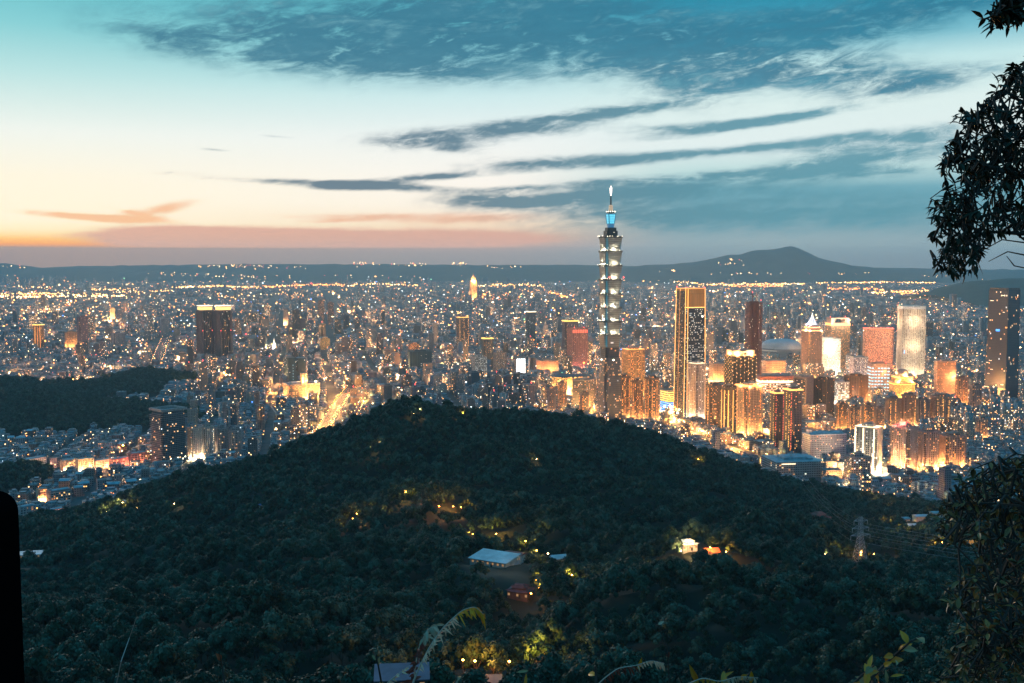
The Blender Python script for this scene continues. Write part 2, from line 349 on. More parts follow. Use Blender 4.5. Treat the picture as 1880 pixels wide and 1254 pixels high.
def waves(x, y, seed, lam):
    r = np.random.RandomState(seed); s = np.zeros_like(x)
    for k in range(7):
        a = r.rand()*6.28; w = 6.28/(lam*(.6 + .9*r.rand())); s += np.sin((x*np.cos(a) + y*np.sin(a))*w + r.rand()*6.28)
    return s/3.5
def hill_h(x, y):
    x = np.asarray(x, dtype=float); y = np.asarray(y, dtype=float); q = np.stack([x, y], -1).reshape(-1, 2)/500.0
    z = np.empty(len(q))
    for i in range(0, len(q), 8000):
        s = q[i:i+8000]; z[i:i+8000] = _phi(np.linalg.norm(s[:, None] - _P[None], axis=2)) @ _C[:_n] + _C[_n] + s @ _C[_n+1:]
    z = z.reshape(x.shape)
    k = np.clip((y - 120)/250, 0, 1)*np.clip((1350 - y)/250, .12, 1)
    return z + k*(waves(x, y, 3, 230)*11.0 + (1 - 2*np.abs(waves(x, y, 15, 130)))*7.0 + waves(x, y, 5, 45)*2.6)
BUMPS = [ # wooded knolls out in the city: centre px, base row, radius x, radius y, height
 (30, 772, 310, 200, 44), (190, 722, 160, 150, 20), (275, 700, 135, 120, 20), (20, 890, 60, 90, 14), (-150, 740, 300, 300, 60), (640,640,110,60,16), (1560,642,1,1,0), (1285,640,130,60,10)]
def bump_h(x, y):
    z = np.zeros_like(np.asarray(x, dtype=float)) - 4
    for px, py, rx, ry, h in BUMPS:
        c = gp(px, py); r2 = ((x - c.x)/rx)**2 + ((y - c.y)/ry)**2
        z = np.maximum(z, (h + 4)*np.exp(-r2*1.4)*(1 + .12*waves(x, y, 9, 120)) - 4 + h*.05*waves(x, y, 4, 90))
    return z
def ground_h(x, y):
    x = np.asarray(x, dtype=float); y = np.asarray(y, dtype=float)
    h = np.where(y < 2000, hill_h(x, np.minimum(y, 2000)), -9); return np.maximum(np.maximum(h, bump_h(x, y)), 0)
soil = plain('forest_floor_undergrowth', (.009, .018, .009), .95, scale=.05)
def grid_mesh(name, xs, ys, hf, mat):
    X, Y = np.meshgrid(xs, ys); Z = hf(X, Y); V = np.stack([X, Y, Z], -1).reshape(-1, 3); nx, ny = len(xs), len(ys)
    i = (np.arange(ny - 1)[:, None]*nx + np.arange(nx - 1)[None]).ravel(); Fq = np.stack([i, i + 1, i + nx + 1, i + nx], -1)
    keep = Z.reshape(-1)[Fq].max(1) > -3.5
    return tag(npmesh(name, V, Fq[keep], mat, smooth=True), kind='structure')
def near_hill(x, y):   # falls away below the lookout, so the patch of rock round the tripod stands above it
    h = hill_h(x, y); return h - 2.5*np.clip(1 - (x**2 + y**2)/30.0**2, 0, 1)
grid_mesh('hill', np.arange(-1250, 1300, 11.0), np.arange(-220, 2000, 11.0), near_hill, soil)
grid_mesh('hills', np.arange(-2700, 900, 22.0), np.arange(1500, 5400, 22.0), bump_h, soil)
gx = np.arange(-14, 14.1, .5); gy = np.arange(-12, 16.1, .5)
def lookout_h(x, y):
    z = 350.25 - np.clip(y - 2.2, 0, 99)*.62 - np.clip(np.abs(x) - 3.5, 0, 99)*.12 - np.clip(-y - 3, 0, 99)*.15
    return z + .10*waves(x, y, 21, 2.4)
grid_mesh('lookout_ground', gx, gy, lookout_h, plain('trodden_earth', (.05, .045, .035), .95, scale=2.0))

# far plateau and mountain, 18-22 km out
def ridge(name, prof, Y0, depth, mat, seed):
    """A range whose skyline runs through photo pixels PROF at depth Y0, with slopes in front and behind."""
    px = np.array([p[0] for p in prof], float); py = np.array([p[1] for p in prof], float)
    xs = np.array([at(a, 480, Y0).x for a in px]); zs = np.array([at(a, b, Y0).z for a, b in zip(px, py)])
    X = np.arange(xs[0], xs[-1], 40.0); Yg = np.linspace(Y0 - depth, Y0 + depth, 41)
    zz = np.interp(X, xs, zs)
    for i in range(2): zz = np.convolve(np.pad(zz, 2, mode='edge'), np.ones(5)/5, 'valid')
    zz = zz + np.interp(X, np.arange(X[0], X[-1] + 160, 160), np.random.RandomState(seed).normal(size=len(np.arange(X[0], X[-1] + 160, 160))))*5
    XX, YY = np.meshgrid(X, Yg); t = np.abs(YY - Y0)/depth
    rough = waves(XX, YY, seed, 1500)*.10 + waves(XX, YY, seed + 1, 500)*.05
    Z = np.maximum(zz[None], 0)*np.clip((1 - t**1.3)*(1 + rough*(t*1.6).clip(0, 1)), 0, 1.05) - 3
    ny, nx = Z.shape; i = (np.arange(ny - 1)[:, None]*nx + np.arange(nx - 1)[None]).ravel()
    return tag(npmesh(name, np.stack([XX, YY, Z], -1).reshape(-1, 3), np.stack([i, i + 1, i + nx + 1, i + nx], -1), mat, smooth=True), kind='structure')
far_mat = plain('distant_woodland', (.035, .055, .04), .95, scale=.004)
ridge('distant_hills', [(-900,500),(-300,480),(0,483),(35,486),(70,492),(110,489),(200,487),(330,486),(520,484),(700,485),(900,486),(1080,486),(1150,488),(1300,489),(1600,491),(1800,494),(2300,500),(2700,505)], 20500, 2600, far_mat, 31)
ridge('mountain', [(1120,499),(1160,488),(1230,485),(1290,479),(1320,472),(1340,466),(1349,466),(1357,471),(1372,461),(1405,459),(1432,456),(1444,452),(1452,449),(1462,453),(1472,459),(1490,468),(1520,478),(1560,486),(1600,491),(1650,497),(1700,501)], 19000, 2200, far_mat, 37)
ridge('hills', [(1715,548),(1735,532),(1752,523),(1790,514),(1830,512),(1880,510),(1960,500),(2100,515),(2250,540)], 9000, 1100, plain('wooded_spur', (.03, .05, .03), .95, scale=.01), 41)

# one ground sheet to the foot of the far hills
gm, gnt, gb = newmat('city_ground'); _tc = gnt.nodes.new('ShaderNodeTexCoord')
_f = nz(gnt, _tc.outputs['Object'], .004, 6, .65); _g = nz(gnt, _tc.outputs['Object'], .03, 5, .6)
setin(gnt, gb, 'Base Color', mixc(gnt, _g.smooth(.35, .65), mixc(gnt, _f.smooth(.4, .6), (.035, .045, .03), (.06, .06, .06)), (.085, .085, .085))); setin(gnt, gb, 'Roughness', .9)
mb = MB(); n = 24; xs = np.linspace(-21000, 21000, n + 1); ys = np.linspace(-900, 24500, n + 1)
for i in range(n):
    for j in range(n): mb.quad([(xs[i], ys[j], 0), (xs[i+1], ys[j], 0), (xs[i+1], ys[j+1], 0), (xs[i], ys[j+1], 0)])
tag(mb.build('ground', gm), kind='structure')

# evening air: one even volume round the camera and everything in view
hm = bpy.data.materials.new('evening_haze'); hm.use_nodes = True; hm.node_tree.nodes.clear()
_o = hm.node_tree.nodes.new('ShaderNodeOutputMaterial'); _v = hm.node_tree.nodes.new('ShaderNodeVolumePrincipled')
_v.inputs['Color'].default_value = (.58, .88, 1.0, 1); _v.inputs['Density'].default_value = HAZE; _v.inputs['Anisotropy'].default_value = .0
hm.node_tree.links.new(_v.outputs[0], _o.inputs['Volume'])
mb = MB(); mb.prism(rect(43000, 26500, 0, 12000), -40, 672, bottom=True)
tag(mb.build('haze', hm), kind='stuff')
# ------------------------------------------------------------------ landmark buildings
M = {}
M['tower_glass'] = facade('blue_green_curtain_wall', (.24,.25,.23), 6.0, 4.2, 1.0, .66, .015, WHITE, 1.2, (.15,.15,.14), rough=.5, grough=.4)
M['teal_glass'] = emit('teal_corner_light', (.02,.35,.5), .5, 'NONE')
M['ledge'] = plain('dark_ledge_metal', (.10,.10,.10), .6, .2)
M['dark_metal'] = plain('dark_metal', (.04,.042,.045), .5, .3)
M['cyan'] = emit('cyan_lantern_glow', (.10,.62,.85), 1.25)
M['cream_lamp'] = emit('cream_lamp_glow', (1,.86,.6), 9)
M['spire_tip'] = emit('spire_tip_glow', (1,.80,.66), 5)
M['gold_strip'] = emit('gold_light_strip', (1,.45,.10), 2.6)
M['gold_hot'] = emit('gold_flood_glow', (1,.42,.08), 4.0)
M['amber'] = emit('amber_strip', (1,.33,.05), 1.8)
M['white_strip'] = emit('white_light_strip', (1,.78,.48), 2.6)
M['red_strip'] = emit('red_light_strip', (1,.13,.06), 2.2)
M['red_lamp'] = emit('red_beacon_glow', (1,.06,.04), 14)
M['blue_strip'] = emit('blue_light_strip', (.05,.35,1), 2.4)
M['skyblue_strip'] = emit('pale_blue_strip', (.25,.70,.9), 1.5)
M['yellow_strip'] = emit('yellow_light_strip', (1,.62,.12), 2.2)
M['screen'] = emit('white_video_screen', (.85,.95,1), 2.6)
M['concrete'] = plain('grey_concrete', (.26,.25,.24), .85)
M['pale'] = plain('pale_render', (.48,.45,.42), .85)
M['white'] = plain('white_render', (.6,.58,.56), .8)
M['pinkstone'] = plain('pink_stone', (.40,.27,.22), .8)
M['teal_roof'] = plain('teal_metal_roof', (.16,.31,.36), .55, .1, .3, .15)
M['pale_roof'] = plain('pale_metal_roof', (.42,.50,.52), .5, .1, .25, .1)
M['red_roof'] = plain('red_tiled_roof', (.26,.075,.055), .8, 0, .3, .4)
M['plum_roof'] = plain('plum_tiled_roof', (.13,.05,.06), .8, 0, .3, .4)
M['rust'] = plain('rust_red_steel', (.24,.09,.07), .7, .1)
FLOOD = 3.0
HERO = []           # (name phrase, photo x, row, depth) for describing neighbours
FOOT = []           # footprints kept clear: x, y, radius
def site(x0, x1, yb, ang=20, dr=1.0):
    """Ground position, size and turn of a tower whose near foot shows at row YB between columns X0 and X1, turned ANG degrees so its left face shows (negative: right face)."""
    xc = (x0 + x1)/2; g = gp(xc, yb); Y = g.y; a = math.radians(ang); az = math.atan((xc - CX)/F)
    w = (x1 - x0)*Y/F/(math.cos(a) + dr*math.sin(abs(a))); d = w*dr
    half = (w*math.sin(abs(a)) + d*math.cos(a))/2
    p = g*(1 + half/Y); return Vector((p.x, p.y, 0)), w, d, a - az
def tall(yt, yb): return H*(yb - yt)/(yb - HZ)
class T:
    """A tower: an Empty at its foot carrying its parts."""
    def __init__(s, name, label, x0, x1, yt, yb, ang=20, dr=1.0, cat='building', phrase=None, group=None):
        s.p, s.w, s.d, s.rz = site(x0, x1, yb, ang, dr); s.h = tall(yt, yb)
        s.h *= (s.p.y/gp((x0 + x1)/2, yb).y); s.h = at((x0+x1)/2, yt, s.p.y).z
        s.r = empty(name, s.p, s.rz); tag(s.r, label, cat, group)
        FOOT.append((s.p.x, s.p.y, .5*math.hypot(s.w, s.d) + 8))
        if phrase: HERO.append((phrase, (x0 + x1)/2, (yt + yb)/2, s.p.y))
    def part(s, name, mb, mat, smooth=False): return mb.build(name, mat, s.r, smooth=smooth)
    def body(s, mat, z0=0, z1=None, kw=1, kd=1, top=None, poly=None, name='walls', cx=0, cy=0):
        z1 = s.h if z1 is None else z1; P = poly or rect(s.w*kw, s.d*kd, cx, cy)
        return s.part(name, MB().prism(P, z0, z1, top=top), mat)
    def parapet(s, mat, z=None, kw=1.02, th=1.0, hh=2.2, kd=None):
        z = s.h if z is None else z; m = MB(); w, d = s.w*kw, s.d*(kd or kw)
        for cx, cy, a, b in ((0, -d/2 + th/2, w, th), (0, d/2 - th/2, w, th), (-w/2 + th/2, 0, th, d - 2*th), (w/2 - th/2, 0, th, d - 2*th)): m.box(cx, cy, z - .6, a, b, hh + .6)
        return s.part('parapet', m, mat)
    def room(s, mat, kw=.45, kd=.45, hh=5, z=None, cx=0, cy=0, name='rooftop_room'):
        z = s.h if z is None else z; return s.part(name, MB().box(cx*s.w, cy*s.d, z + .02, s.w*kw, s.d*kd, hh), mat)
    def ribs(s, n, mat, z0, z1, name='facade_ribs', t=.5, out=.5, nd=None, faces='FLR', kw=1, kd=1):
        m = MB(); w, d = s.w*kw, s.d*kd; nd = nd or max(2, int(n*d/w))
        if 'F' in faces:
            for i in range(n + 1): m.box(-w/2 + w*i/n, -d/2 - out/2, z0, t, out, z1 - z0)
        for sgn, c in ((-1, 'L'), (1, 'R')):
            if c in faces:
                for i in range(nd + 1): m.box(sgn*(w/2 + out/2), -d/2 + d*i/nd, z0, out, t, z1 - z0)
        return s.part(name, m, mat)
    def ledges(s, zs, mat, name='floor_ledges', out=.6, t=.6, kw=1, kd=1):
        m = MB(); w, d = s.w*kw + 2*out, s.d*kd + 2*out
        for z in zs: m.box(0, 0, z, w, d, t, bottom=True)
        return s.part(name, m, mat)
    def strips(s, us, mat, z0, z1, t=.8, out=.35, face='F', name='light_strip', dash=None):
        """Upright light strips on a face at fractions US of its width; DASH splits each into lamps floor by floor."""
        m = MB()
        for u in us:
            x = (u - .5)
            if face == 'F': c = (x*s.w, -s.d/2 - out/2); wd = (t, out)
            elif face == 'L': c = (-s.w/2 - out/2, x*s.d); wd = (out, t)
            else: c = (s.w/2 + out/2, x*s.d); wd = (out, t)
            if dash:
                z = z0
                while z < z1:
                    if R.random() < .78: m.box(c[0], c[1], z, wd[0], wd[1], dash*R.uniform(.3, .5), bottom=True)
                    z += dash
            else: m.box(c[0], c[1], z0, wd[0], wd[1], z1 - z0, bottom=True)
        return s.part(name, m, mat)
    def band(s, z, hh, mat, name='crown_light', out=.25, kw=1, kd=1):
        return s.part(name, MB().prism(rect(s.w*kw + 2*out, s.d*kd + 2*out), z, z + hh, bottom=True), mat)
    def beacons(s, pts, r=1.1, mat=None):
        for x, y, z in pts: s.part('beacon_lamp', MB().bar((x*s.w, y*s.d, z - 1.5), (x*s.w, y*s.d, z), .25).octa((x*s.w, y*s.d, z + r*.6), r), mat or M['red_lamp'])
    def flood(s, pts, watts, col=(1,.43,.12), r=1.0):
        """Uplights and floodlights: positions as fractions of width/depth from the centre, metres of height."""
        for x, y, z in pts: lamp('floodlight', (x*s.w, y*s.d, z), watts*FLOOD, col, r, s.r)
def floors(z0, z1, dz): return [z0 + dz*k for k in range(int((z1 - z0)/dz) + 1)]

# --- the pagoda-like supertall
def supertall():
    t = T('supertall_skyscraper', 'tallest tower, stacked flaring tiers under a cyan lantern and glowing spire', 1095, 1142, 432, 790, 25, phrase='the tiered supertall tower')
    Yc = t.p.y; zat = lambda py: at(1118, py, Yc).z
    ppm = Yc/F; wt = t.w; wb = wt*.86
    z = [zat(v) for v in (434, 460, 486, 512, 538, 563, 588, 612, 637)]
    zb = z[8]
    # tapering base
    t.part('base_shaft', MB().prism(notched(wt*1.12, wt*1.12, 6), 0, zb - 22, top=notched(wt*.90, wt*.90, 5)), facade('base_glass', (.16,.15,.15), 3.0, 4.2, .92, .55, .10, WARM, 1.0, (.10,.10,.105), rough=.6, grough=.3))
    t.part('neck', MB().prism(notched(wt*.80, wt*.80, 5), zb - 22, zb), facade('neck_glass', (.10,.10,.11), 3, 4.2, .92, .6, .04, WARM, 1.0, (.06,.065,.07), grough=.3))
    t.part('medallion', MB().lathe([(0, zb - 24), (4.5, zb - 24), (4.5, zb - 20), (0, zb - 20)], 12, cy=-wt*.46), M['ledge'])
    for sx, sy in ((0, -.47), (-.47, 0)): t.part('medallion_lamp', MB().octa((sx*wt, sy*wt, zb - 26), 2.0), M['cream_lamp'])
    for k in range(8):
        z1, z0 = z[k], z[k + 1]
        sec = MB().prism(notched(wb, wb, 4.5), z0, z1 - 2.6, top=notched(wt - .6, wt - .6, 5.2))
        t.part('tier', sec, M['tower_glass'])
        lm = MB().prism(notched(wt + .2, wt + .2, 5.4), z1 - 3.0, z1 - 1.2, bottom=True).prism(notched(wt - 1, wt - 1, 5.4), z1 - 1.2, z1)
        # upturned ruyi brackets on each face of the ledge
        for q in range(4):
            c, s_ = math.cos(q*math.pi/2), math.sin(q*math.pi/2)
            for off in (-.33, 0, .33):
                x, y = off*wt, -wt/2 - .3; lm.box(x*c - y*s_, x*s_ + y*c, z1 - 4.2, 3.2, 1.0, 4.4, q*math.pi/2, bottom=True)
        t.part('tier_ledge', lm, M['ledge'])
        # lamps dotted along the ledge
        for q in range(4):
            c, s_ = math.cos(q*math.pi/2), math.sin(q*math.pi/2)
            for j in range(7):
                if R.random() < .34: x, y = (-.42 + .14*j)*wt, -wt/2 - 1.0; t.part('ledge_lamp', MB().octa((x*c - y*s_, x*s_ + y*c, z1 - .6 + R.random()*1.5), .55 + .3*R.random()), M['cream_lamp'])
        # coloured corner slot
        for q in range(4):
            c, s_ = math.cos(q*math.pi/2), math.sin(q*math.pi/2)
            x, y = -wb/2 + 3.2, -wb/2 + 3.2; t.part('corner_light', MB().box(x*c - y*s_, x*s_ + y*c, z0 + 1.2, 3.6, 3.6, z1 - z0 - 5, q*math.pi/2), M['teal_glass'])
        if k < 7:
            for fx, fy in ((0, -1), (-1, 0)):
                for off in (0,):
                    lamp('tier_floodlight', (fx*(wb/2 + 4.6) + (off*wt if fx == 0 else 0), fy*(wb/2 + 4.6) + (off*wt if fy == 0 else 0), z0 + 2.0), 19000, (1, .88, .62), .8, t.r)
    for q in range(3): pass
    t.beacons([(.52, -.52, z[3] + 3), (-.52, -.52, z[5] + 2), (.52, -.5, z[6] + 2), (-.3, -.52, z[3] + 3)], 1.2)
    # crown: stepped drum, cyan lantern flaring upwards, lit rings, mast with a glowing tip
    a = lambda py: zat(py)
    t.part('crown_step', MB().prism(notched(wt*.62, wt*.62, 4), z[0], a(424)).prism(notched(wt*.5, wt*.5, 3), a(424), a(418)), M['dark_metal'])
    for j in range(9):
        an = j/9*6.28; t.part('crown_lamp', MB().octa((math.cos(an)*wt*.31, math.sin(an)*wt*.31, a(427)), .8), M['cream_lamp'])
    t.part('lantern_base', MB().prism(chamf(wt*.30, wt*.30, 3), a(419), a(411), top=chamf(wt*.36, wt*.36, 4)), emit('blue_lantern_base', (.02,.20,.42), .7))
    lw0, lw1 = wt*.35, wt*.44
    t.part('lantern', MB().prism(chamf(lw0, lw0, 4), a(411), a(394), top=chamf(lw1, lw1, 5)), M['cyan'])
    rb = MB()
    for k in range(5):
        zz = a(411) + (a(394) - a(411))*k/4; ww = lw0 + (lw1 - lw0)*k/4 + .5; rb.prism(chamf(ww, ww, 4.3), zz, zz + .5, bottom=True)
    for sx, sy in ((-1, -1), (1, -1), (-1, 1), (1, 1)): rb.bar((sx*lw0*.42, sy*lw0*.42, a(411)), (sx*lw1*.45, sy*lw1*.45, a(393)), 1.1)
    rb.prism(chamf(lw1 + 2, lw1 + 2, 5), a(394), a(392.5), bottom=True)
    t.part('lantern_frame', rb, emit('blue_frame', (.02,.24,.40), .6))
    t.part('upper_ring', MB().lathe([(lw1*.25, a(392)), (lw1*.52, a(390)), (lw1*.52, a(388)), (lw1*.25, a(387))], 16), M['concrete'])
    for j in range(12): an = j/12*6.28; t.part('ring_lamp', MB().octa((math.cos(an)*lw1*.52, math.sin(an)*lw1*.52, a(388.6)), .9), M['cream_lamp'])
    t.part('pinnacle', MB().lathe([(lw1*.30, a(388)), (lw1*.22, a(380)), (lw1*.26, a(378)), (lw1*.14, a(376.5)), (1.6, a(376))], 12), emit('warm_pinnacle', (.9,.66,.42), .55))
    t.part('mast', MB().bar((0, 0, a(377)), (0, 0, a(359)), 1.9, n=8, r2=1.2), M['dark_metal'])
    t.part('spire_tip', MB().lathe([(.9, a(359)), (1.9, a(353)), (2.3, a(346)), (1.3, a(343)), (0, a(341))], 10), M['spire_tip'])
supertall()

# --- slim tower framed in gold light, dark glass front
def framed_tower():
    t = T('office_tower', 'dark glass skyscraper edged with gold light lines and an orange lit crown', 1236, 1294, 529, 772, 26, 1.0, phrase='the gold-edged glass tower')
    w, d, h = t.w, t.d, t.h; k = .90
    t.part('walls', MB().prism(rect(w, d), 0, h - 40, top=rect(w*k, d*k)), facade('dark_glass', (.03,.035,.05), 2.6, 4.2, .8, .42, .26, WHITE, 1.0, (.012,.018,.035), grough=.08))
    t.part('crown', MB().prism(rect(w*k, d*k), h - 40, h - 1, top=rect(w*k*.985, d*k*.985)), facade('crown_screen', (.35,.19,.06), 1.4, 40, .5, .95, 1.0, GOLD, .22, (.3,.16,.06)))
    t.part('crown_band', MB().prism(rect(w*k + .8, d*k + .8), h - 43, h - 41, bottom=True), M['gold_strip'])
    for sx, sy in ((-1, -1), (1, -1), (-1, 1)):
        m = MB(); m.bar((sx*(w/2 + .2), sy*(d/2 + .2), 0), (sx*(w*k/2 + .2), sy*(d*k/2 + .2), h), .7); t.part('edge_light', m, M['gold_strip'])
    # second light line on the broad front and folded side leaves
    t.part('edge_light', MB().bar((-w*.36, -d/2 - .5, 0), (-w*.38*k, -d*k/2 - .5, h - 1), .8), M['gold_strip'])
    t.part('edge_light', MB().bar((-w/2 - .6, d*.1, 0), (-w*k/2 - .6, d*.06, h - 1), .6), M['gold_strip'])
    t.part('side_leaf', MB().prism(rect(1.2, d*.86, -w/2 - .4, 0), 0, h - 6, top=rect(1.2, d*.78, -w*k/2 - .4, 0)), facade('side_leaf_glass', (.07,.06,.055), 3, 4.2, .7, .5, .12, WARM, .8, (.04,.035,.035)))
    t.part('crown_rail', MB().prism(rect(w*k + .6, d*k + .6), h - 1, h + .2, bottom=True), M['amber'])
    t.beacons([(-.44, -.44, h + 1), (.44, -.44, h + 1), (-.44, .44, h + 1)], 1.3)
    t.part('logo_lamp', MB().octa((w*.33, -d*k/2 - 1.5, h - 62), 2.2), M['cream_lamp'])
framed_tower()

# --- tower under construction
def raw_tower():
    t = T('unfinished_tower', 'unfinished reddish concrete tower with open floors and two cranes on top', 1366, 1397, 553, 722, 30, phrase='the unfinished tower')
    w, d, h = t.w, t.d, t.h
    t.part('core', MB().box(0, 0, 0, w*.55, d*.55, h), M['rust'])
    t.part('floor_slabs', (lambda m: [m.box(0, 0, z, w, d, .9, bottom=True) for z in floors(2, h - 2, 4.4)] and m)(MB()), M['rust'])
    m = MB()
    for i in range(7):
        for sx, sy in ((-.5 + i/6, -.5), (-.5, -.5 + i/6), (.5, -.5 + i/6)): m.box(sx*(w - 1.6), sy*(d - 1.6), 0, 1.3, 1.3, h - 2)
    t.part('columns', m, M['rust'])
    m = MB()
    for i in range(46):
        f = R.choice('FLR'); u = R.random() - .5; z = 4 + R.random()*(h - 8)
        m.octa((u*w, -d/2 - .4, z) if f == 'F' else ((-1 if f == 'L' else 1)*(w/2 + .4), u*d, z), .5)
    t.part('work_lamps', m, M['cream_lamp'])
    for x, y, tilt in ((-.2, -.1, -.5), (.22, .1, .6)):
        cm = MB(); x0, y0 = x*w, y*d; cm.bar((x0, y0, h), (x0, y0, h + 16), 1.1); cm.bar((x0, y0, h + 13), (x0 + tilt*14, y0 - 4, h + 27), .7); cm.bar((x0, y0, h + 13), (x0 - tilt*9, y0 + 2, h + 14), .9); cm.box(x0 - tilt*9, y0 + 2, h + 11, 3, 3, 3)
        cm.bar((x0, y0, h + 13), (x0, y0, h + 22), .5); cm.bar((x0, y0, h + 22), (x0 + tilt*14, y0 - 4, h + 27), .2)
        t.part('tower_crane', cm, M['rust'])
    t.beacons([(-.2, -.1, h + 24), (.4, -.4, h + 3)], 1.0)
raw_tower()

# --- hotel with diamond fins and a blazing crown
def crown_hotel():
    t = T('luxury_hotel', 'dark slab with rows of pointed lit fins beneath a blazing gold crown', 1329, 1386, 652, 770, 24, .8, phrase='the gold-crowned finned hotel')
    w, d, h = t.w, t.d, t.h
    t.body(facade('hotel_dark_glass', (.07,.055,.045), 3.2, 3.6, .7, .6, .09, GOLD, 1.4, (.03,.03,.035)))
    m, l = MB(), MB(); rows = int((h - 6)/9)
    for face in ('F', 'L', 'R'):
        n = 6
        for i in range(n + 1):
            for r in range(rows):
                z = 6 + r*9 + (4.5 if i % 2 else 0); u = -.5 + i/n
                p = (u*w, -d/2 - .5) if face == 'F' else ((-w/2 - .5, u*d) if face == 'L' else (w/2 + .5, u*d))
                m.prism(rect(.5, .5, *p), z, z + 4.2, top=rect(2.0, 1.0, *p)).prism(rect(2.0, 1.0, *p), z + 4.2, z + 8.4, top=rect(.5, .5, *p))
                if R.random() < .8: l.octa((p[0]*1.02, p[1] - (.7 if face == 'F' else 0), z + 3.4), .8, rz=1.6)
    t.part('diamond_fins', m, plain('bronze_fins', (.22,.15,.10), .5, .4)); t.part('fin_lamps', l, emit('fin_lamp_glow', (1,.62,.25), 2.6))
    t.part('cornice', MB().prism(rect(w + 3, d + 3), h, h + 1.5, bottom=True), M['pinkstone'])
    for cx, kk in ((-.30, .34), (.30, .34)): t.part('crown_pavilion', MB().box(cx*w, 0, h + 1.5, w*kk, d*.8, 11), M['pinkstone'])
    t.part('crown_core', MB().box(0, d*.1, h + 1.5, w*.26, d*.5, 8), M['pinkstone'])
    t.flood([(-.3, -.55, h + 3), (.3, -.55, h + 3), (0, -.5, h + 3), (-.55, 0, h + 3), (.55, -.2, h + 3)], 30000, (1,.55,.18), .6)
    m = MB()
    for u in (-.46, -.3, -.14, .14, .3, .46): m.box(u*w, -d/2 - .9, h + 1.6, 2.0, .8, 1.2)
    t.part('crown_floodlights', m, M['gold_hot'])
crown_hotel()

def flats(label, x0, x1, yt, yb, ang, dr=1.0, wall=(.26,.20,.17), lit=.12, cols=GOLD, es=2.0, strip=None, crown=None, base=None, ribs=6, beacons=(), name='apartment_tower', phrase=None, ch=3.3, cw=3.2, vents=True, ww=.5, wh=.5, group=None, crown_h=3.0, stripmat='gold_strip', dash=3.3, notch=True, led=None, room=True, glass=(.03,.03,.035), roof=(.2,.2,.2), faces='F', ribmat=None, flood=None, fcol=(1,.43,.12)):
    t = T(name, label, x0, x1, yt, yb, ang, dr, phrase=phrase, group=group); w, d, h = t.w, t.d, t.h
    fm = facade('walls_of_' + name, wall, cw, ch, ww, wh, lit, cols, es, glass, roof)
    P = notched(w, d, min(w, d)*.14) if notch else rect(w, d)
    t.body(fm, poly=P)
    if ribs:
        rm = ribmat or plain('ribs_of_' + name, tuple(min(1, v*1.25) for v in wall), .8); m = MB(); k = min(w, d)*.14 if notch else 0
        for i in range(ribs + 1):
            u = -.5 + i/ribs; m.box(u*(w - 2*k - .9), -d/2 - .35, 0, .9, .7, h); m.box(-w/2 - .35, u*(d - 2*k - .9), 0, .7, .9, h); m.box(w/2 + .35, u*(d - 2*k - .9), 0, .7, .9, h)
        t.part('facade_ribs', m, rm)
    if led: t.ledges(floors(ch, h - 1, ch), M[led[0]], 'balcony_ledges', led[1], .5)
    if room:
        t.room(fm, .5, .5, 6); t.room(M['concrete'], .2, .25, 9, cx=.08)
    t.parapet(plain('parapet_of_' + name, wall, .8), hh=1.8)
    if strip:
        for f in faces: t.strips(strip, M[stripmat], 4, h - 4, 1.2, .8 if notch or ribs else .4, f, dash=dash)
    if crown: t.band(h + .4, crown_h, M[crown], out=.8)
    if base: t.band(.2, 4, M[base], 'shopfront_light', out=.4)
    if flood: t.flood([(-.35, -.72, 3), (.35, -.72, 3), (-.72, -.2, 3), (.72, -.2, 3)], flood, fcol)
    if beacons: t.beacons([(x, y, h + 7) for x, y in beacons], 1.0)
    return t

t = flats('broad beige apartment block with gold lit cornice and uplights along its foot', 1349, 1401, 708, 806, 32, .9, (.33,.24,.19), .10, crown=None, ribs=5, strip=(.2, .8), stripmat='amber', phrase='the uplit beige block', flood=90000, faces='FL')
t.band(t.h + .5, 1.6, M['gold_strip'], out=.6); t.flood([(-.3, -.6, t.h + 2), (.3, -.6, t.h + 2), (-.6, 0, t.h + 2)], 14000)
m = MB(); [m.box((-.5 + i/6)*t.w, -t.d/2 - 1.6, .5, 1.2, .8, 9 + 6*R.random()) for i in range(7)]; t.part('foot_uplights', m, M['yellow_strip'])
flats('slim brown apartment tower with gold light columns, against the beige uplit block', 1322, 1349, 712, 797, 30, 1.0, (.17,.12,.10), .14, strip=(.25, .75), crown=None, phrase='the slim brown flats', faces='FL', dash=None)
flats('slim brown apartment tower with few gold windows, against the white ribbed apartment tower', 1294, 1324, 708, 790, 30, 1.0, (.15,.11,.10), .20, faces='L', strip=(.5,))
t = flats('white tall apartment tower with ribbed front and lit rooftop rooms', 1260, 1295, 668, 778, -40, 1.0, (.46,.38,.34), .10, cols=WHITE, ribs=4, led=('pale', .5), phrase='the white ribbed flats', flood=50000, fcol=(1,.7,.45))
t.band(t.h + 1, 1.2, M['white_strip'], out=-1.5)
t = T('office_block', 'low glass block with yellow and blue glowing floor bands', 1212, 1258, 716, 760, 30, .8, phrase='the yellow and blue banded block'); w, d, h = t.w, t.d, t.h
t.body(facade('banded_glass', (.10,.12,.14), 2, 4, .9, .5, .12, WHITE, 1.0))
m1, m2 = MB(), MB(); zs = floors(3, h - 3, 5.0)
for i, z in enumerate(zs): (m2 if i < len(zs)*.45 else m1).prism(rect(w + .8, d + .8), z, z + 2.6, bottom=True)
t.part('yellow_light_bands', m1, M['yellow_strip']); t.part('blue_light_bands', m2, M['blue_strip']); t.room(M['concrete'], .4, .4, 5); t.part('sign_lamp', MB().octa((0, -d*.3, h + 7), 2.4), M['screen']); t.parapet(M['concrete'])
t.band(.3, 4.2, M['white_strip'], 'shopfront_light', .5)
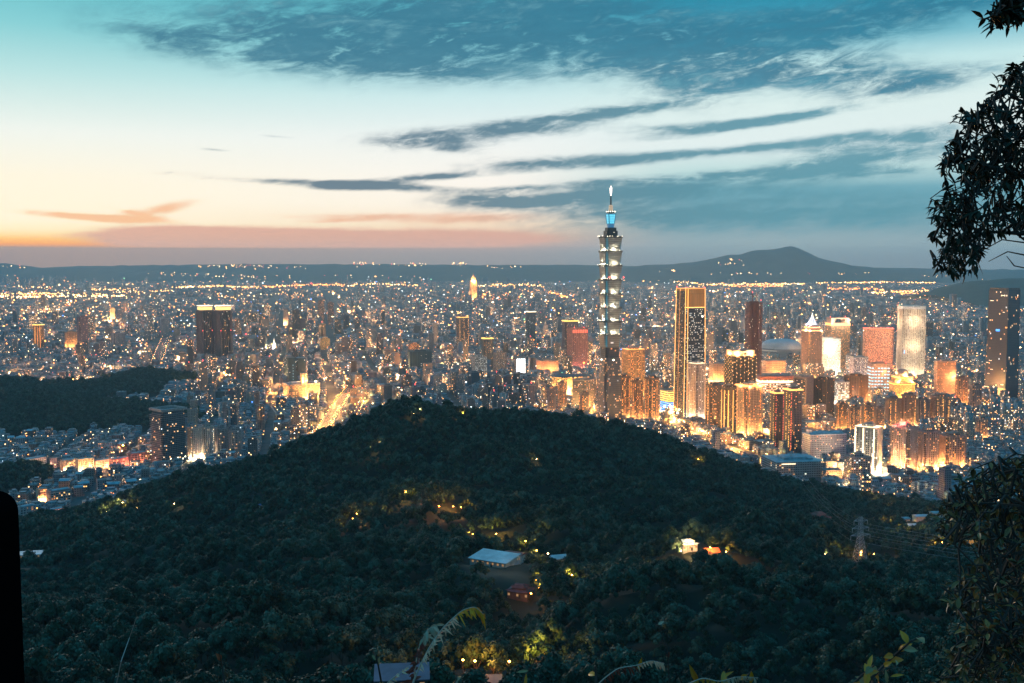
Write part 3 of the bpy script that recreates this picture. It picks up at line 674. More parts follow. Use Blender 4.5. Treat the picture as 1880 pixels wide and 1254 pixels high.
for x0, x1, yt, yb, lb, st in ((1133, 1158, 692, 770, 'lamp-dotted brown apartment tower, first of three at the foot of the supertall', (.3, .8)), (1158, 1182, 700, 773, 'short lamp-dotted brown apartment tower, middle of three beside the yellow and blue block', (.5,)), (1182, 1211, 694, 778, 'lamp-dotted brown apartment tower, third of three beside the yellow and blue block', (.25, .7))):
    flats(lb, x0, x1, yt, yb, 30, 1.0, (.19,.13,.11), .28, GOLD, 2.6, strip=st, stripmat='amber', faces='FL', flood=22000)
t = flats('orange floodlit hotel block with rows of lit rooms, behind the lamp-dotted brown towers', 1141, 1183, 642, 735, 25, .7, (.42,.25,.13), .45, GOLD, 1.5, ribs=6, notch=False, phrase='the orange floodlit hotel', flood=90000)
t.band(t.h + .2, 2.2, M['gold_strip'], out=.3); t.beacons([(-.4, 0, t.h + 3), (.4, 0, t.h + 3)])
t = flats('pinkish office tower with a row of red lights under its flat top', 1041, 1079, 602, 680, 22, .8, (.34,.16,.14), .16, WARM, 1.0, ribs=8, notch=False, phrase='the pink office tower', flood=26000, fcol=(1,.4,.3), room=False)
m = MB(); [m.box((-.44 + i*.11)*t.w, -t.d/2 - .8, t.h - 15, t.w*.05, .8, 10) for i in range(9)]; t.part('red_light_fins', m, M['red_strip']); t.beacons([(-.3, -.3, t.h + 2), (.3, -.3, t.h + 2)])
t = flats('dark tower with a gold lit roof deck, standing behind the pink office tower', 1031, 1062, 590, 668, 20, .8, (.14,.11,.12), .10, WARM, 1.6, ribs=5); t.band(t.h + .3, 3.4, M['yellow_strip'], out=.6)
t = flats('dark slate tower with a bar of cream light along its roof', 965, 984, 573, 640, 20, 1.0, (.09,.12,.14), .04, WHITE, 1.5, ribs=5); t.band(t.h + .3, 3.4, M['white_strip'], out=.8)
# exhibition hall group in warm light
t = T('exhibition_hall', 'low wide hall with dark overhanging roof and bright windows, before the pink tower', 1012, 1086, 690, 725, 18, .5, phrase='the exhibition hall'); w, d, h = t.w, t.d, t.h
t.body(facade('hall_walls', (.42,.28,.16), 6, 6, .7, .6, .5, GOLD, 1.6)); t.part('overhanging_roof', MB().prism(rect(w + 8, d + 8), h, h + 2.6, top=rect(w - 4, d - 4), bottom=True), plain('slate_roof', (.05,.07,.085), .7)); t.part('lit_terrace', MB().box(0, -d/2 - 4, 0, w*.9, 8, 5), M['pale'])
t.flood([(-.4, -.75, 8), (-.1, -.75, 8), (.2, -.75, 8), (.45, -.75, 8), (-.6, 0, 8)], 120000)
t = T('office_block', 'dark long block with sloping roof edge, in front of the exhibition hall', 1050, 1095, 697, 752, -26, 1.5); t.body(facade('grey_long_block', (.16,.15,.15), 3, 3.6, .8, .4, .10, WARM, 1.5)); t.parapet(M['concrete']); t.room(M['concrete'], .3, .4, 4); t.flood([(.7, -.3, 4), (.2, -.8, 4)], 90000)
t = T('office_block', 'blocky pink stone hall with blank walls, behind the exhibition hall', 984, 1026, 662, 690, 20, .8); t.body(facade('pink_block', (.40,.22,.17), 5, 5, .5, .3, .2, GOLD, 1.2)); t.parapet(M['pinkstone']); t.room(M['pinkstone'], .4, .3, 6); t.flood([(0, -.8, 6), (-.8, 0, 6)], 120000)
flats('narrow grey apartment tower standing before the shaft of the supertall', 1099, 1117, 686, 768, 30, 1.0, (.15,.14,.15), .06, ribs=3)
flats('narrow brown apartment tower with lit corner, before the shaft of the supertall', 1117, 1132, 690, 770, 30, 1.0, (.22,.16,.14), .14, ribs=3, flood=30000)

# --- stadium dome
t = T('stadium_dome', 'pale grey oval stadium dome with a smooth flattened roof', 1396, 1472, 622, 662, 0, .75, cat='stadium', phrase='the stadium dome'); w, d, h = t.w, t.d, t.h
t.part('bowl', MB().lathe([(1, 0), (1, h*.45), (1.03, h*.5), (.99, h*.55)], 40, sx=w/2, sy=d/2), facade('dome_bowl', (.25,.27,.29), 6, 6, .5, .3, .12, WHITE, 1.0))
t.part('dome_roof', MB().lathe([(1.0, h*.54), (.97, h*.68), (.88, h*.82), (.72, h*.92), (.45, h*.985), (.2, h), (0, h)], 40, sx=w/2, sy=d/2), plain('dome_skin', (.36,.44,.48), .6, 0, .12, .02), smooth=True)

# --- towers of the lit office district
def spire_tower():
    t = T('office_tower', 'stone tower stepping up to gold lit shoulders and a white lit pyramid spire', 1469, 1509, 607, 694, 30, 1.0, phrase='the pyramid-topped tower'); w, d, h = t.w, t.d, t.h
    fm = facade('stone_walls', (.33,.21,.17), 2.6, 3.8, .5, .5, .05, GOLD, 1.4); t.body(fm, poly=notched(w, d, w*.12))
    t.strips((.02, .98), M['gold_strip'], 4, h, 1.2, .5, 'F', dash=4); t.ribs(9, M['pinkstone'], 0, h, t=.8)
    z = h
    for k, dz in ((.86, 9), (.70, 9)):
        t.part('shoulder', MB().prism(notched(w*k, d*k, w*.1), z, z + dz), fm); t.band(z + .2, 2.2, M['gold_hot'], 'shoulder_light', .4, k, k); z += dz
    t.part('pyramid_roof', MB().prism(chamf(w*.56, d*.56, 4), z, z + 24, top=chamf(w*.10, d*.10, .5)), plain('pyramid_glass', (.55,.55,.62), .4))
    m = MB()
    for q in range(8):
        an = (q + .5)*math.pi/4; m.bar((math.cos(an)*w*.29, math.sin(an)*w*.29, z + .5), (math.cos(an)*w*.06, math.sin(an)*w*.06, z + 24), .6)
    t.part('ridge_lights', m, emit('cool_white_ridge', (.85,.88,1), 2.4))
    t.part('spire', MB().bar((0, 0, z + 24), (0, 0, z + 36), 1.4, n=6, r2=.2), M['cream_lamp'])
    t.flood([(-.4, -.45, h + 1), (.4, -.45, h + 1), (-.45, 0, h + 1)], 22000, (1,.62,.28)); t.flood([(-.35, -.4, z + 2), (.35, -.4, z + 2), (-.4, .2, z + 2)], 16000, (.9,.9,1))
spire_tower()
t = T('office_tower', 'white grid-fronted office block glowing from its upper floors', 1489, 1541, 622, 692, 18, .6, phrase='the white grid block'); w, d, h = t.w, t.d, t.h
t.body(facade('white_grid', (.55,.47,.38), 1.8, 3.6, .62, .5, .85, WHITE, 1.3, (.25,.22,.18))); t.ribs(16, M['white'], 2, h, t=.5, out=.6); t.parapet(M['white']); t.room(M['white'], .5, .4, 5); t.flood([(-.3, -.9, 4), (.3, -.9, 4), (0, -.8, h - 25), (-.7, 0, h*.5)], 60000, (1,.82,.55))
t = T('office_tower', 'tan tower with a square gold-lit ring on its roof, behind the white grid block', 1514, 1558, 592, 685, 22, .8, phrase='the ring-lit tan tower'); w, d, h = t.w, t.d, t.h
t.body(facade('tan_walls', (.34,.24,.17), 3, 3.6, .5, .5, .35, GOLD, 1.2)); t.part('portal_crown', MB().box(-w*.38, 0, h, w*.2, d*.8, 12).box(w*.38, 0, h, w*.2, d*.8, 12).box(0, 0, h + 12, w*.98, d*.82, 4, bottom=True), M['pinkstone']); t.band(h - 9, 8, M['gold_strip'], out=.3); t.flood([(0, -.8, h + 3), (-.5, -.7, h + 6), (.5, -.7, h + 6)], 30000, (1,.7,.4)); t.beacons([(.4, 0, h + 18), (-.4, 0, h + 18)])
t = T('office_tower', 'broad reddish lit grid tower with red lights along its roof edge', 1583, 1638, 603, 690, 8, .5, phrase='the red-lit grid tower'); w, d, h = t.w, t.d, t.h
t.body(facade('red_grid', (.40,.16,.11), 2.2, 3.4, .62, .58, .62, [(0, (1,.32,.12)), (.6, (1,.45,.2)), (1, (1,.62,.38))], 1.1, (.16,.06,.05)), poly=chamf(w, d, 5)); t.ribs(14, plain('red_stone', (.42,.18,.14), .8), 0, h, t=.6, kw=.8, faces='F'); t.band(h - .4, 1.6, M['red_strip'], out=.5); t.room(M['pinkstone'], .5, .5, 5); t.beacons([(u, -.5, h + 2) for u in (-.45, -.2, .05, .3, .45)], .9); t.flood([(-.4, -1.1, 4), (0, -1.1, 4), (.4, -1.1, 4)], 60000, (1,.42,.2))
t = T('office_tower', 'white tall tower with close upright ribs and lit vertical window lines', 1646, 1694, 563, 695, 20, .6, phrase='the white ribbed tower'); w, d, h = t.w, t.d, t.h
t.body(facade('ribbed_windows', (.40,.31,.23), 4.2, 3.6, .75, .7, .6, WHITE, .35, (.16,.13,.11))); t.ribs(13, plain('white_ribs', (.62,.55,.46), .7), 0, h + 2, t=1.0, out=1.2); t.part('top_frame', MB().prism(rect(w + 2.6, d + 2.6), h - 7, h + 2, bottom=True), M['white']); t.room(M['white'], .6, .5, 4); t.flood([(-.4, -1.0, 4), (0, -1.0, 4), (.4, -1.0, 4), (0, -1.1, h*.45), (0, -1.1, h*.8), (-.9, 0, h*.5), (-.9, 0, h*.8)], 42000, (1,.76,.48)); t.part('blue_sign', MB().box(-w*.38, -d/2 - 1.5, h*.35, 2.5, .6, 9), M['blue_strip'])
t = T('civic_hall', 'domed golden lit hall with tiered cornices, bright orange from floodlights', 1629, 1681, 690, 742, 22, 1.0, phrase='the golden domed hall'); w, d, h = t.w, t.d, t.h
fm = facade('gold_hall_walls', (.46,.28,.12), 2.4, 3.6, .5, .55, .55, GOLD, 1.2, (.2,.12,.06)); t.part('walls', MB().prism(chamf(w, d, w*.2), 0, h*.78), fm); t.part('cornice', MB().prism(chamf(w*1.05, d*1.05, w*.2), h*.78, h*.81, bottom=True), M['pinkstone']); t.part('upper_storey', MB().prism(chamf(w*.84, d*.84, w*.18), h*.81, h*1.0), fm); t.part('cornice', MB().prism(chamf(w*.9, d*.9, w*.18), h, h*1.03, bottom=True), M['pinkstone'])
t.part('dome', MB().lathe([(w*.30, h*1.03), (w*.29, h*1.12), (w*.24, h*1.19), (w*.14, h*1.25), (0, h*1.27)], 20), M['pinkstone']); t.part('cornice_light', MB().prism(chamf(w*1.02, d*1.02, w*.2), h*.70, h*.73, bottom=True), M['gold_strip']); t.part('cornice_light', MB().prism(chamf(w*.86, d*.86, w*.18), h*.95, h*.975, bottom=True), M['gold_strip']); t.part('foot_light', MB().prism(chamf(w*1.03, d*1.03, w*.2), .3, 3.6, bottom=True), M['gold_hot'])
t.flood([(-.45, -.7, 4), (0, -.75, 4), (.45, -.7, 4), (-.75, -.2, 4), (-.4, -.5, h*.84), (.3, -.5, h*.84), (0, -.46, h*1.05), (-.45, 0, h*1.05)], 46000, (1,.5,.14), .8)
t = T('office_block', 'block with many short pale blue light bars between white panels', 1592, 1632, 668, 735, 14, .8, phrase='the blue-barred block'); w, d, h = t.w, t.d, t.h
t.body(facade('blue_bar_walls', (.34,.22,.19), 3, 4, .6, .5, .3, WARM, 1.0)); m = MB()
for z in floors(6, h - 4, 8.2):
    for i in range(6):
        if R.random() < .9: m.box((-.42 + i*.165)*w, -d/2 - .4, z, w*.12, .6, 3.2, bottom=True)
    for i in range(4): m.box(-w/2 - .4, (-.36 + i*.24)*d, z, .6, d*.16, 3.2, bottom=True)
t.part('pale_blue_bars', m, M['skyblue_strip']); t.ledges(floors(3, h, 8.2), M['pinkstone'], out=.9, t=1.2); t.parapet(M['pinkstone']); t.room(M['pinkstone'], .5, .5, 5); t.beacons([(.3, -.3, h + 4)]); t.flood([(-.3, -.8, 3), (.3, -.8, 3)], 40000)
t = T('office_block', 'pale lilac block with white glowing vertical window columns', 1559, 1592, 656, 712, 20, .8); t.body(facade('lilac_walls', (.44,.33,.34), 2.4, 3.6, .55, .6, .4, WHITE, 1.1)); t.strips((.2, .5, .8), M['white_strip'], 4, t.h - 4, .8, .5, dash=4); t.parapet(M['pale']); t.room(M['pale'], .4, .4, 5); t.flood([(0, -.8, 4), (-.7, 0, 4)], 70000, (1,.72,.55))
# dark glass tower by the framing tree
t = T('office_tower', 'tall dark mirrored tower with gold reflections low on its lit face', 1809, 1866, 532, 738, 58, 1.0, phrase='the dark mirrored tower'); w, d, h = t.w, t.d, t.h
t.part('walls', MB().prism(rect(w, d), 0, h, top=rect(w*.93, d*.93)), facade('mirror_glass', (.10,.10,.115), 3, 4.2, .92, .85, .025, WARM, 1.6, (.11,.11,.13), grough=.18, metal=.25)); m = MB(); [m.bar((-w*.5 + w*.0, -d/2 - .3, 0), (-w*.47, -d*.47, h), .5) for _ in (0,)]; t.part('corner_trim', m, M['ledge']); t.part('rooftop_frame', MB().prism(rect(w*.9, d*.9), h, h + 5, bottom=True), M['ledge'])
t.part('blue_sign', MB().box(-w/2 - .6, -d*.05, h*.63, .8, 10, 5), M['blue_strip']); m = MB(); [m.box(-w/2 - .5, (-.42 + .84*R.random())*d, z, .6, 5 + 8*R.random(), 1.2, bottom=True) for z in (h*.12, h*.15, h*.24, h*.28, h*.34, h*.36, h*.8, h*.9, h*.95)]; t.part('lit_floors', m, M['white_strip']); t.part('lit_floors', MB().box(-w/2 - .4, 0, h*.03, .5, d*.8, h*.09), emit('gold_reflection_glow', (1,.5,.14), 1.0)); t.flood([(-.95, 0, 6), (-.9, -.3, 40)], 120000)  # glowing bands and panel put in for gold reflections on the glass
t = T('office_block', 'stepped block whose sloping glass side carries lit stair lines', 1716, 1790, 690, 742, 16, .7, phrase='the stepped glass block'); w, d, h = t.w, t.d, t.h
fm = facade('stepped_glass', (.20,.15,.13), 2.4, 3.6, .8, .55, .22, WARM, 1.6)
for i, (kk, zz) in enumerate(((1.0, .35), (.82, .6), (.62, .85), (.42, 1.0))): t.part('step', MB().box((kk - 1)*w*.42, 0, 0 if i == 0 else h*(0, .35, .6, .85)[i], w*kk, d*(1 - .04*i), h*zz - h*(0, .35, .6, .85)[i]), fm)
t.part('stair_light', MB().bar((w*.46, -d/2 - 1, h*.1), (w*.06, -d/2 - 1, h*.9), .9), M['gold_strip']); t.part('roof_light', MB().box(-w*.26, 0, h + .2, w*.3, d*.9, 2), M['gold_strip']); t.part('lit_screen', MB().box(-w*.05, -d/2 - .5, h*.15, w*.12, .7, h*.5), facade('screen_wall', (.3,.3,.32), 1.5, 3, .8, .6, .7, WHITE, 1.2)); t.flood([(0, -.8, 3), (-.7, 0, 3)], 60000)
t = T('office_block', 'tall pink stone slab with small square windows, behind the stepped glass block', 1714, 1752, 664, 742, 20, .5); t.body(facade('pink_slab', (.40,.22,.17), 2.6, 3.6, .5, .5, .14, GOLD, 1.4)); t.parapet(M['pinkstone']); t.room(M['pinkstone'], .3, .5, 6); t.flood([(0, -1.0, 6), (.4, -1, h)], 60000)
t = T('department_store', 'long mall with a brilliant red-edged white lit facade', 1385, 1462, 690, 742, 14, .6, phrase='the glowing mall'); w, d, h = t.w, t.d, t.h
t.body(facade('mall_front', (.5,.36,.26), 4, 5, .8, .6, .6, WHITE, 1.2)); t.part('fascia', MB().prism(rect(w + 1.2, d + 1.2), h - 7, h + 1.5, bottom=True), plain('mall_red', (.45,.16,.10), .7)); t.band(h - 14, 5, M['white_strip'], out=.4); t.band(1, 9, emit('mall_arcade_glow', (1,.76,.5), 1.8), 'arcade_light', .3); t.room(M['concrete'], .7, .6, 5)
t = T('office_block', 'plain pinkish box of a hall with a flat roof, behind the glowing mall', 1394, 1442, 662, 700, 26, .7); t.body(facade('plain_pink_hall', (.42,.27,.21), 5, 6, .6, .3, .1, GOLD, 1.2)); t.parapet(M['pinkstone']); t.room(M['concrete'], .4, .4, 4); t.flood([(0, -.9, 8), (.8, 0, 8)], 150000)
t = T('office_block', 'tan box of a hall with blank walls, just past the gold-edged glass tower', 1301, 1332, 668, 712, 24, .8); t.body(facade('tan_hall', (.42,.29,.22), 5, 5, .4, .3, .1, GOLD, 1.2)); t.parapet(M['pinkstone']); t.room(M['concrete'], .5, .4, 4); t.flood([(0, -.9, 8), (-.8, 0, 8)], 120000)
t = T('office_block', 'dark block with a deep empty portal frame of grey stone', 1455, 1492, 690, 770, -28, 1.0, phrase='the grey portal block'); w, d, h = t.w, t.d, t.h
t.body(facade('portal_glass', (.09,.08,.08), 3, 3.8, .85, .4, .22, WARM, 2.0), kw=.8, kd=.8, z1=h*.9); t.part('portal_frame', MB().box(-w*.45, 0, 0, w*.1, d, h).box(w*.45, 0, 0, w*.1, d, h).box(0, 0, h - 5, w*.8, d, 5, bottom=True), plain('portal_stone', (.22,.17,.16), .8)); t.room(M['concrete'], .3, .3, 4)
t = flats('dark brown office block with sparse windows, between the portal block and the glowing mall', 1492, 1530, 696, 768, -28, 1.0, (.085,.065,.06), .05, ribs=7, notch=False)
flats('brown block with a bright orange lamp on its roof and lit side wall', 1549, 1592, 690, 752, -30, 1.0, (.20,.11,.07), .07, ribs=6, notch=False, flood=70000, phrase='the orange-lamp block').part('roof_lamp', MB().octa((-12, -10, 62), 2.6), M['gold_hot'])
t = T('office_block', 'cream shop block with tall bright white entrance lights', 1530, 1558, 702, 752, 20, .8); t.body(facade('cream_shop', (.48,.40,.32), 3, 4, .7, .6, .4, WHITE, 1.3)); t.parapet(M['pale']); t.room(M['pale'], .4, .4, 4); t.flood([(0, -.9, 3), (-.8, 0, 3)], 80000, (1,.8,.55)); t.band(.4, 5, M['white_strip'], 'shopfront_light', .4)
# twin flats with red and yellow strips
t = flats('dark apartment tower with ladders of red and yellow lights and gold top rooms', 1412, 1438, 722, 822, 30, 1.0, (.14,.11,.11), .10, strip=(.2, .8), stripmat='yellow_strip', faces='L', phrase='the red and yellow laddered flats', dash=3.3, crown=None)
t.strips((.1, .9), M['red_strip'], 4, t.h - 4, 1.0, .9, 'F', dash=3.3); t.band(t.h + .3, 2, M['gold_strip'], out=.3)
t = flats('tallest of the light-laddered dark flats, yellow lights down both edges', 1436, 1472, 716, 832, 30, 1.0, (.15,.12,.12), .10, strip=(.12, .5), stripmat='yellow_strip', faces='L', dash=3.3)
t.strips((.08,), M['red_strip'], 4, t.h - 4, 1.0, .9, 'F', dash=3.3); t.band(t.h + .3, 2, M['gold_strip'], out=.3); t.room(M['concrete'], .3, .3, 14)
# white slab with teal roof, campus block, lit blocks in front of the wood
t = T('hospital_block', 'long white slab with rows of small dark windows under a teal roof', 1472, 1552, 796, 846, 28, .45, phrase='the teal-roofed white slab'); w, d, h = t.w, t.d, t.h
t.body(facade('white_slab', (.50,.46,.47), 3.0, 3.6, .45, .45, .08, WARM, 2.0, (.05,.055,.07))); t.parapet(M['white'], hh=1.2); t.part('metal_roof', MB().prism(rect(w*.96, d*.8), h + .02, h + 5, top=rect(w*.94, d*.1)), M['teal_roof']); t.room(M['white'], .1, .3, 8, cx=-.42)
t = T('campus_hall', 'wide low grey hall with long window bands and a flat teal roof by the wood', 1396, 1510, 842, 880, 24, .8, phrase='the low teal-roofed hall'); w, d, h = t.w, t.d, t.h
t.body(facade('campus_walls', (.36,.32,.32), 4, 3.8, .7, .4, .06, WARM, 1.6, (.06,.06,.07))); t.ledges(floors(3.4, h - 1, 3.8), M['concrete'], out=.7); t.part('metal_roof', MB().prism(rect(w*1.02, d*1.02), h, h + 1.2, bottom=True).box(0, 0, h + 1.2, w*.5, d*.5, 4).box(w*.3, 0, h + 1.2, w*.1, d*.6, 2.5), M['teal_roof']); t.part('lit_windows', MB().box(-w*.25, -d/2 - .9, h - 3, w*.3, .3, 1.4), M['white_strip'])
t = T('campus_hall', 'small grey annexe with a flat roof, beside the low teal-roofed hall', 1508, 1545, 862, 884, 20, .8); t.body(facade('annexe', (.34,.30,.29), 3, 3.4, .6, .45, .2, GOLD, 1.6)); t.parapet(M['concrete'], hh=1.2); t.room(M['concrete'], .3, .3, 3); t.flood([(.7, -.3, 4), (0, -.9, 4)], 30000)
t = flats('grey apartment block with scattered lit windows, no light strips, by the wood edge', 1549, 1597, 838, 882, 26, .8, (.25,.24,.25), .16, WARM, 2.2, ribs=0, notch=False, cw=4)
t = flats('cream apartment tower striped with brilliant white light up its bays', 1567, 1619, 784, 872, -22, .8, (.46,.40,.33), .16, WHITE, 2.0, ribs=6, phrase='the white-striped cream flats', flood=60000, fcol=(1,.8,.5))
t.strips((.06, .42, .9), M['white_strip'], 3, t.h, 1.8, 1.0, dash=None); t.band(t.h + .4, 1.4, M['white_strip'], out=.2)
t = flats('pinkish stone apartment tower with a red glowing rooftop', 1632, 1683, 784, 870, -30, .9, (.38,.28,.26), .14, WARM, 2.2, ribs=6, led=('pinkstone', .4), phrase='the red-roofed stone flats', flood=40000)
t.part('rooftop_lantern', MB().box(0, 0, t.h + 6.1, t.w*.34, t.d*.34, 3), M['red_strip']); t.flood([(0, -.35, t.h + 9), (-.35, 0, t.h + 9)], 24000, (1,.12,.08)); t.beacons([(.2, 0, t.h + 11), (-.2, .1, t.h + 10)])
flats('mauve apartment block with warm windows, between the red-roofed stone flats and the bushes', 1684, 1722, 792, 862, 30, .8, (.26,.20,.21), .16, GOLD, 2.0, ribs=5, flood=24000)
flats('pink brick apartment block with balconies and warm windows, close to the bushes', 1722, 1772, 800, 862, 30, .8, (.32,.20,.17), .2, GOLD, 2.0, ribs=6, led=('pinkstone', .4), flood=34000)
for i, (x0, x1, yt, yb, lb) in enumerate(((1624, 1654, 732, 788, 'brown apartment tower with gold ladder lights, at the orange-lamp block end of its row'), (1654, 1680, 726, 788, 'tall middle apartment tower of the gold-laddered row, dark roof'), (1680, 1706, 734, 790, 'grey apartment tower with gold ladder lights, second from the mirrored tower end'), (1706, 1744, 728, 790, 'brightest apartment tower of the gold-laddered row, lit entrance canopy'))):
    t = flats(lb, x0, x1, yt, yb, 25, .8, ((.17,.13,.12), (.20,.15,.13), (.15,.14,.15), (.26,.18,.14))[i], .10, GOLD, 1.8, strip=((.1, .5), (.9,), (.5,), (.15, .5, .85))[i], stripmat='gold_strip', phrase='the gold-laddered row' if i == 1 else None, flood=20000 + 20000*(i == 3))
    if i == 3: t.part('entrance_canopy', MB().box(0, -t.d/2 - 5, 3, t.w*.7, 9, 2, bottom=True), M['gold_hot'])

for x0, x1, yt, yb, wl, lb, st in ((1004, 1021, 714, 764, (.20,.17,.18), 'mauve apartment tower with a bare top, before the dark long block and the exhibition hall', None), (1023, 1041, 704, 756, (.25,.19,.16), 'tan apartment tower with one gold ladder of lights, before the exhibition hall', (.5,)), (1064, 1082, 722, 772, (.17,.15,.16), 'grey apartment tower with two amber lit edges, beside the shaft of the supertall', (.08, .92)),
    (1534, 1555, 742, 796, (.22,.15,.11), 'brown apartment tower with a gold ladder on its lit face, before the cream shop block', (.3,)), (1556, 1578, 748, 800, (.26,.19,.15), 'tan apartment tower with twin gold ladders, below the orange-lamp block', (.25, .75)), (1580, 1602, 744, 798, (.16,.13,.13), 'dark apartment tower with amber lit corners, next to the tan twin-laddered one', (.05, .95)), (1603, 1623, 750, 800, (.30,.21,.16), 'pale tan apartment tower washed orange from its foot, at the end of the gold-laddered row', None),
    (1752, 1776, 694, 756, (.30,.18,.14), 'pink-brown tower with warm windows, just past the stepped glass block', (.5,)), (1778, 1802, 708, 764, (.22,.18,.18), 'mauve tower with many warm windows, against the dark mirrored tower', None), (1790, 1812, 770, 812, (.26,.20,.18), 'squat beige apartment tower with warm windows, below the dark mirrored tower', (.2,))):
    flats(lb, x0, x1, yt, yb, 28, .9, wl, .2, GOLD, 1.8, ribs=4, strip=st, faces='FL', stripmat='amber', flood=26000)
# --- west side
t = T('apartment_slab', 'dark grey high-rise with deep balcony floors and a wide hollow roof rim', 278, 344, 748, 856, 30, .9, phrase='the dark hollow-topped high-rise'); w, d, h = t.w, t.d, t.h
fm = facade('dark_balcony_walls', (.12,.12,.13), 3.2, 3.3, .6, .5, .05, WARM, 2.2, (.035,.04,.05)); t.body(fm, poly=notched(w, d, 5), z1=h - 9); t.ledges(floors(3.3, h - 12, 3.3), plain('balcony_slabs', (.17,.16,.165), .85), 'balcony_slabs', .7, .9); t.part('roof_storey', MB().box(0, 0, h - 9, w*.86, d*.86, 5), fm); t.part('roof_rim', (lambda m: [m.box(cx, cy, h - 4, a, b, 4, bottom=True) for cx, cy, a, b in ((0, -d/2 + 1.5, w + 3, 3), (0, d/2 - 1.5, w + 3, 3), (-w/2 + 1, 0, 3, d - 6), (w/2 - 1, 0, 3, d - 6))] and m)(MB()), M['concrete'])
m = MB(); [m.box((-.4 + .1*i)*w, -d/2 - .9, 5 + 3*(i % 3), 1.6, .5, 1.4) for i in range(9)]; t.part('lobby_lamps', m, M['cream_lamp'])
t = flats('pale apartment tower floodlit white down its corner, next to the dark hollow-topped high-rise', 344, 372, 786, 846, 30, .9, (.42,.37,.33), .12, WARM, 2, ribs=4, flood=14000, fcol=(1,.66,.36), phrase='the pale floodlit flats')
t = flats('pale apartment tower with two glowing window columns and a bright white podium', 368, 394, 784, 842, 30, .8, (.36,.32,.29), .14, WARM, 2, ribs=4, strip=(.9,), stripmat='white_strip', flood=9000, fcol=(1,.66,.36)); t.part('podium', MB().box(0, -t.d*.7, 0, t.w*1.5, t.d*.5, 8), M['pale'])
flats('beige apartment tower with ribbed front, between the lit podium and the wood', 394, 420, 786, 838, 28, .9, (.27,.24,.23), .08, WARM, 2, ribs=5)
flats('beige apartment tower with stepped rooftop rooms, last before the wooded ridge', 420, 446, 790, 838, 28, .9, (.30,.25,.24), .08, WARM, 2, ribs=5)
for nm, (x0, x1, lb) in enumerate(((364, 392, 'dark twin skyscraper with gold glowing top, the one by the sunset'), (397, 426, 'dark twin skyscraper with gold glowing top, the one by the lit avenue end'))):
    t = T('twin_skyscraper', lb, x0, x1, 570, 662, 20, .9, group='gold-topped twin towers', phrase='the gold-topped twins' if nm == 0 else None); w, d, h = t.w, t.d, t.h
    t.body(facade('twin_walls', (.10,.09,.10), 4, 4, .5, .5, .06, WARM, 2.4, (.035,.04,.05)), poly=notched(w, d, w*.16)); t.ribs(4, plain('twin_ribs', (.13,.11,.12), .8), 0, h, kw=.68, kd=.68, out=w*.3); t.part('top_storey', MB().prism(rect(w*.9, d*.9), h, h + 16), M['pinkstone']); t.part('top_light', MB().prism(rect(w*.94, d*.94), h + 3, h + 12, bottom=True), emit('twin_top_glow', (1,.68,.20), 2.0)); t.part('roof_light', MB().prism(rect(w*1.02, d*1.02), h + 16, h + 18.5, bottom=True), M['white_strip']); t.beacons([(-.4, -.6, h*.6), (.4, -.6, h*.6)])
t = T('office_pair', 'pair of dark teal glass towers joined at the foot', 521, 563, 655, 708, 20, .7, phrase='the dark teal pair'); w, d, h = t.w, t.d, t.h; fm = facade('teal_glass_walls', (.035,.075,.09), 3, 3.6, .8, .5, .03, WHITE, 1.6, (.03,.06,.075))
t.part('tower_shaft', MB().box(-w*.28, 0, 0, w*.42, d, h), fm); t.part('tower_shaft', MB().box(w*.28, d*.1, 0, w*.42, d, h*.96), fm); t.part('link', MB().box(0, 0, 0, w*.14, d*.6, h*.5), fm); t.room(M['concrete'], .2, .3, 5, cx=-.28); t.strips((.27,), M['skyblue_strip'], 8, h*.8, 1.0, .4, dash=8)
t = T('hospital_block', 'floodlit cream hospital of stepped wings with a lit tower block', 520, 588, 704, 738, 18, .6, phrase='the floodlit cream hospital'); w, d, h = t.w, t.d, t.h; fm = facade('hospital_walls', (.46,.33,.22), 3, 3.6, .6, .5, .45, GOLD, 1.3)
t.body(fm); t.part('tower_wing', MB().box(w*.1, d*.1, h + .02, w*.16, d*.4, 26), fm); t.part('rooftop_room', MB().box(-w*.2, 0, h + .02, w*.3, d*.5, 5), M['pale']); t.part('forecourt', MB().box(-w*.35, -d*.75, 0, w*.5, d*.35, 12), fm); t.parapet(M['pale']); t.part('roof_lamp', MB().octa((w*.4, -d*.3, h + 5), 3.0), M['cream_lamp']); t.flood([(-.3, -.9, 6), (.1, -.9, 6), (.4, -.8, 6), (-.7, 0, 6), (.0, -.2, h + 6)], 120000)
t = flats('apartment tower outlined in gold light lines and ladders of lamps', 838, 861, 583, 646, 20, .9, (.13,.10,.10), .12, GOLD, 2.2, ribs=5, notch=False, strip=(.05, .5, .95), dash=5, phrase='the gold-outlined tower'); t.band(t.h + .3, 2.2, M['gold_strip'], out=.5)
t = T('office_tower', 'far gold lit tower with a stepped pointed roof', 862, 876, 517, 552, 10, 1.0, phrase='the far pointed gold tower'); w, d, h = t.w, t.d, t.h
t.body(facade('far_gold_walls', (.42,.28,.16), 6, 6, .5, .6, .45, GOLD, 1.4)); t.part('step', MB().box(0, 0, h, w*.75, d*.75, h*.12), M['pinkstone']); t.part('pointed_roof', MB().prism(rect(w*.6, d*.6), h*1.12, h*1.45, top=rect(2, 2)), M['pinkstone']); t.part('step_light', MB().prism(rect(w*.8, d*.8), h*1.0, h*1.06, bottom=True), M['gold_strip']); t.part('step_light', MB().prism(rect(w*.62, d*.62), h*1.14, h*1.2, bottom=True, top=rect(w*.5, d*.5)), M['gold_strip']); t.flood([(0, -1.2, 10), (-1.2, 0, 10), (0, -.6, h*1.02)], 900000)
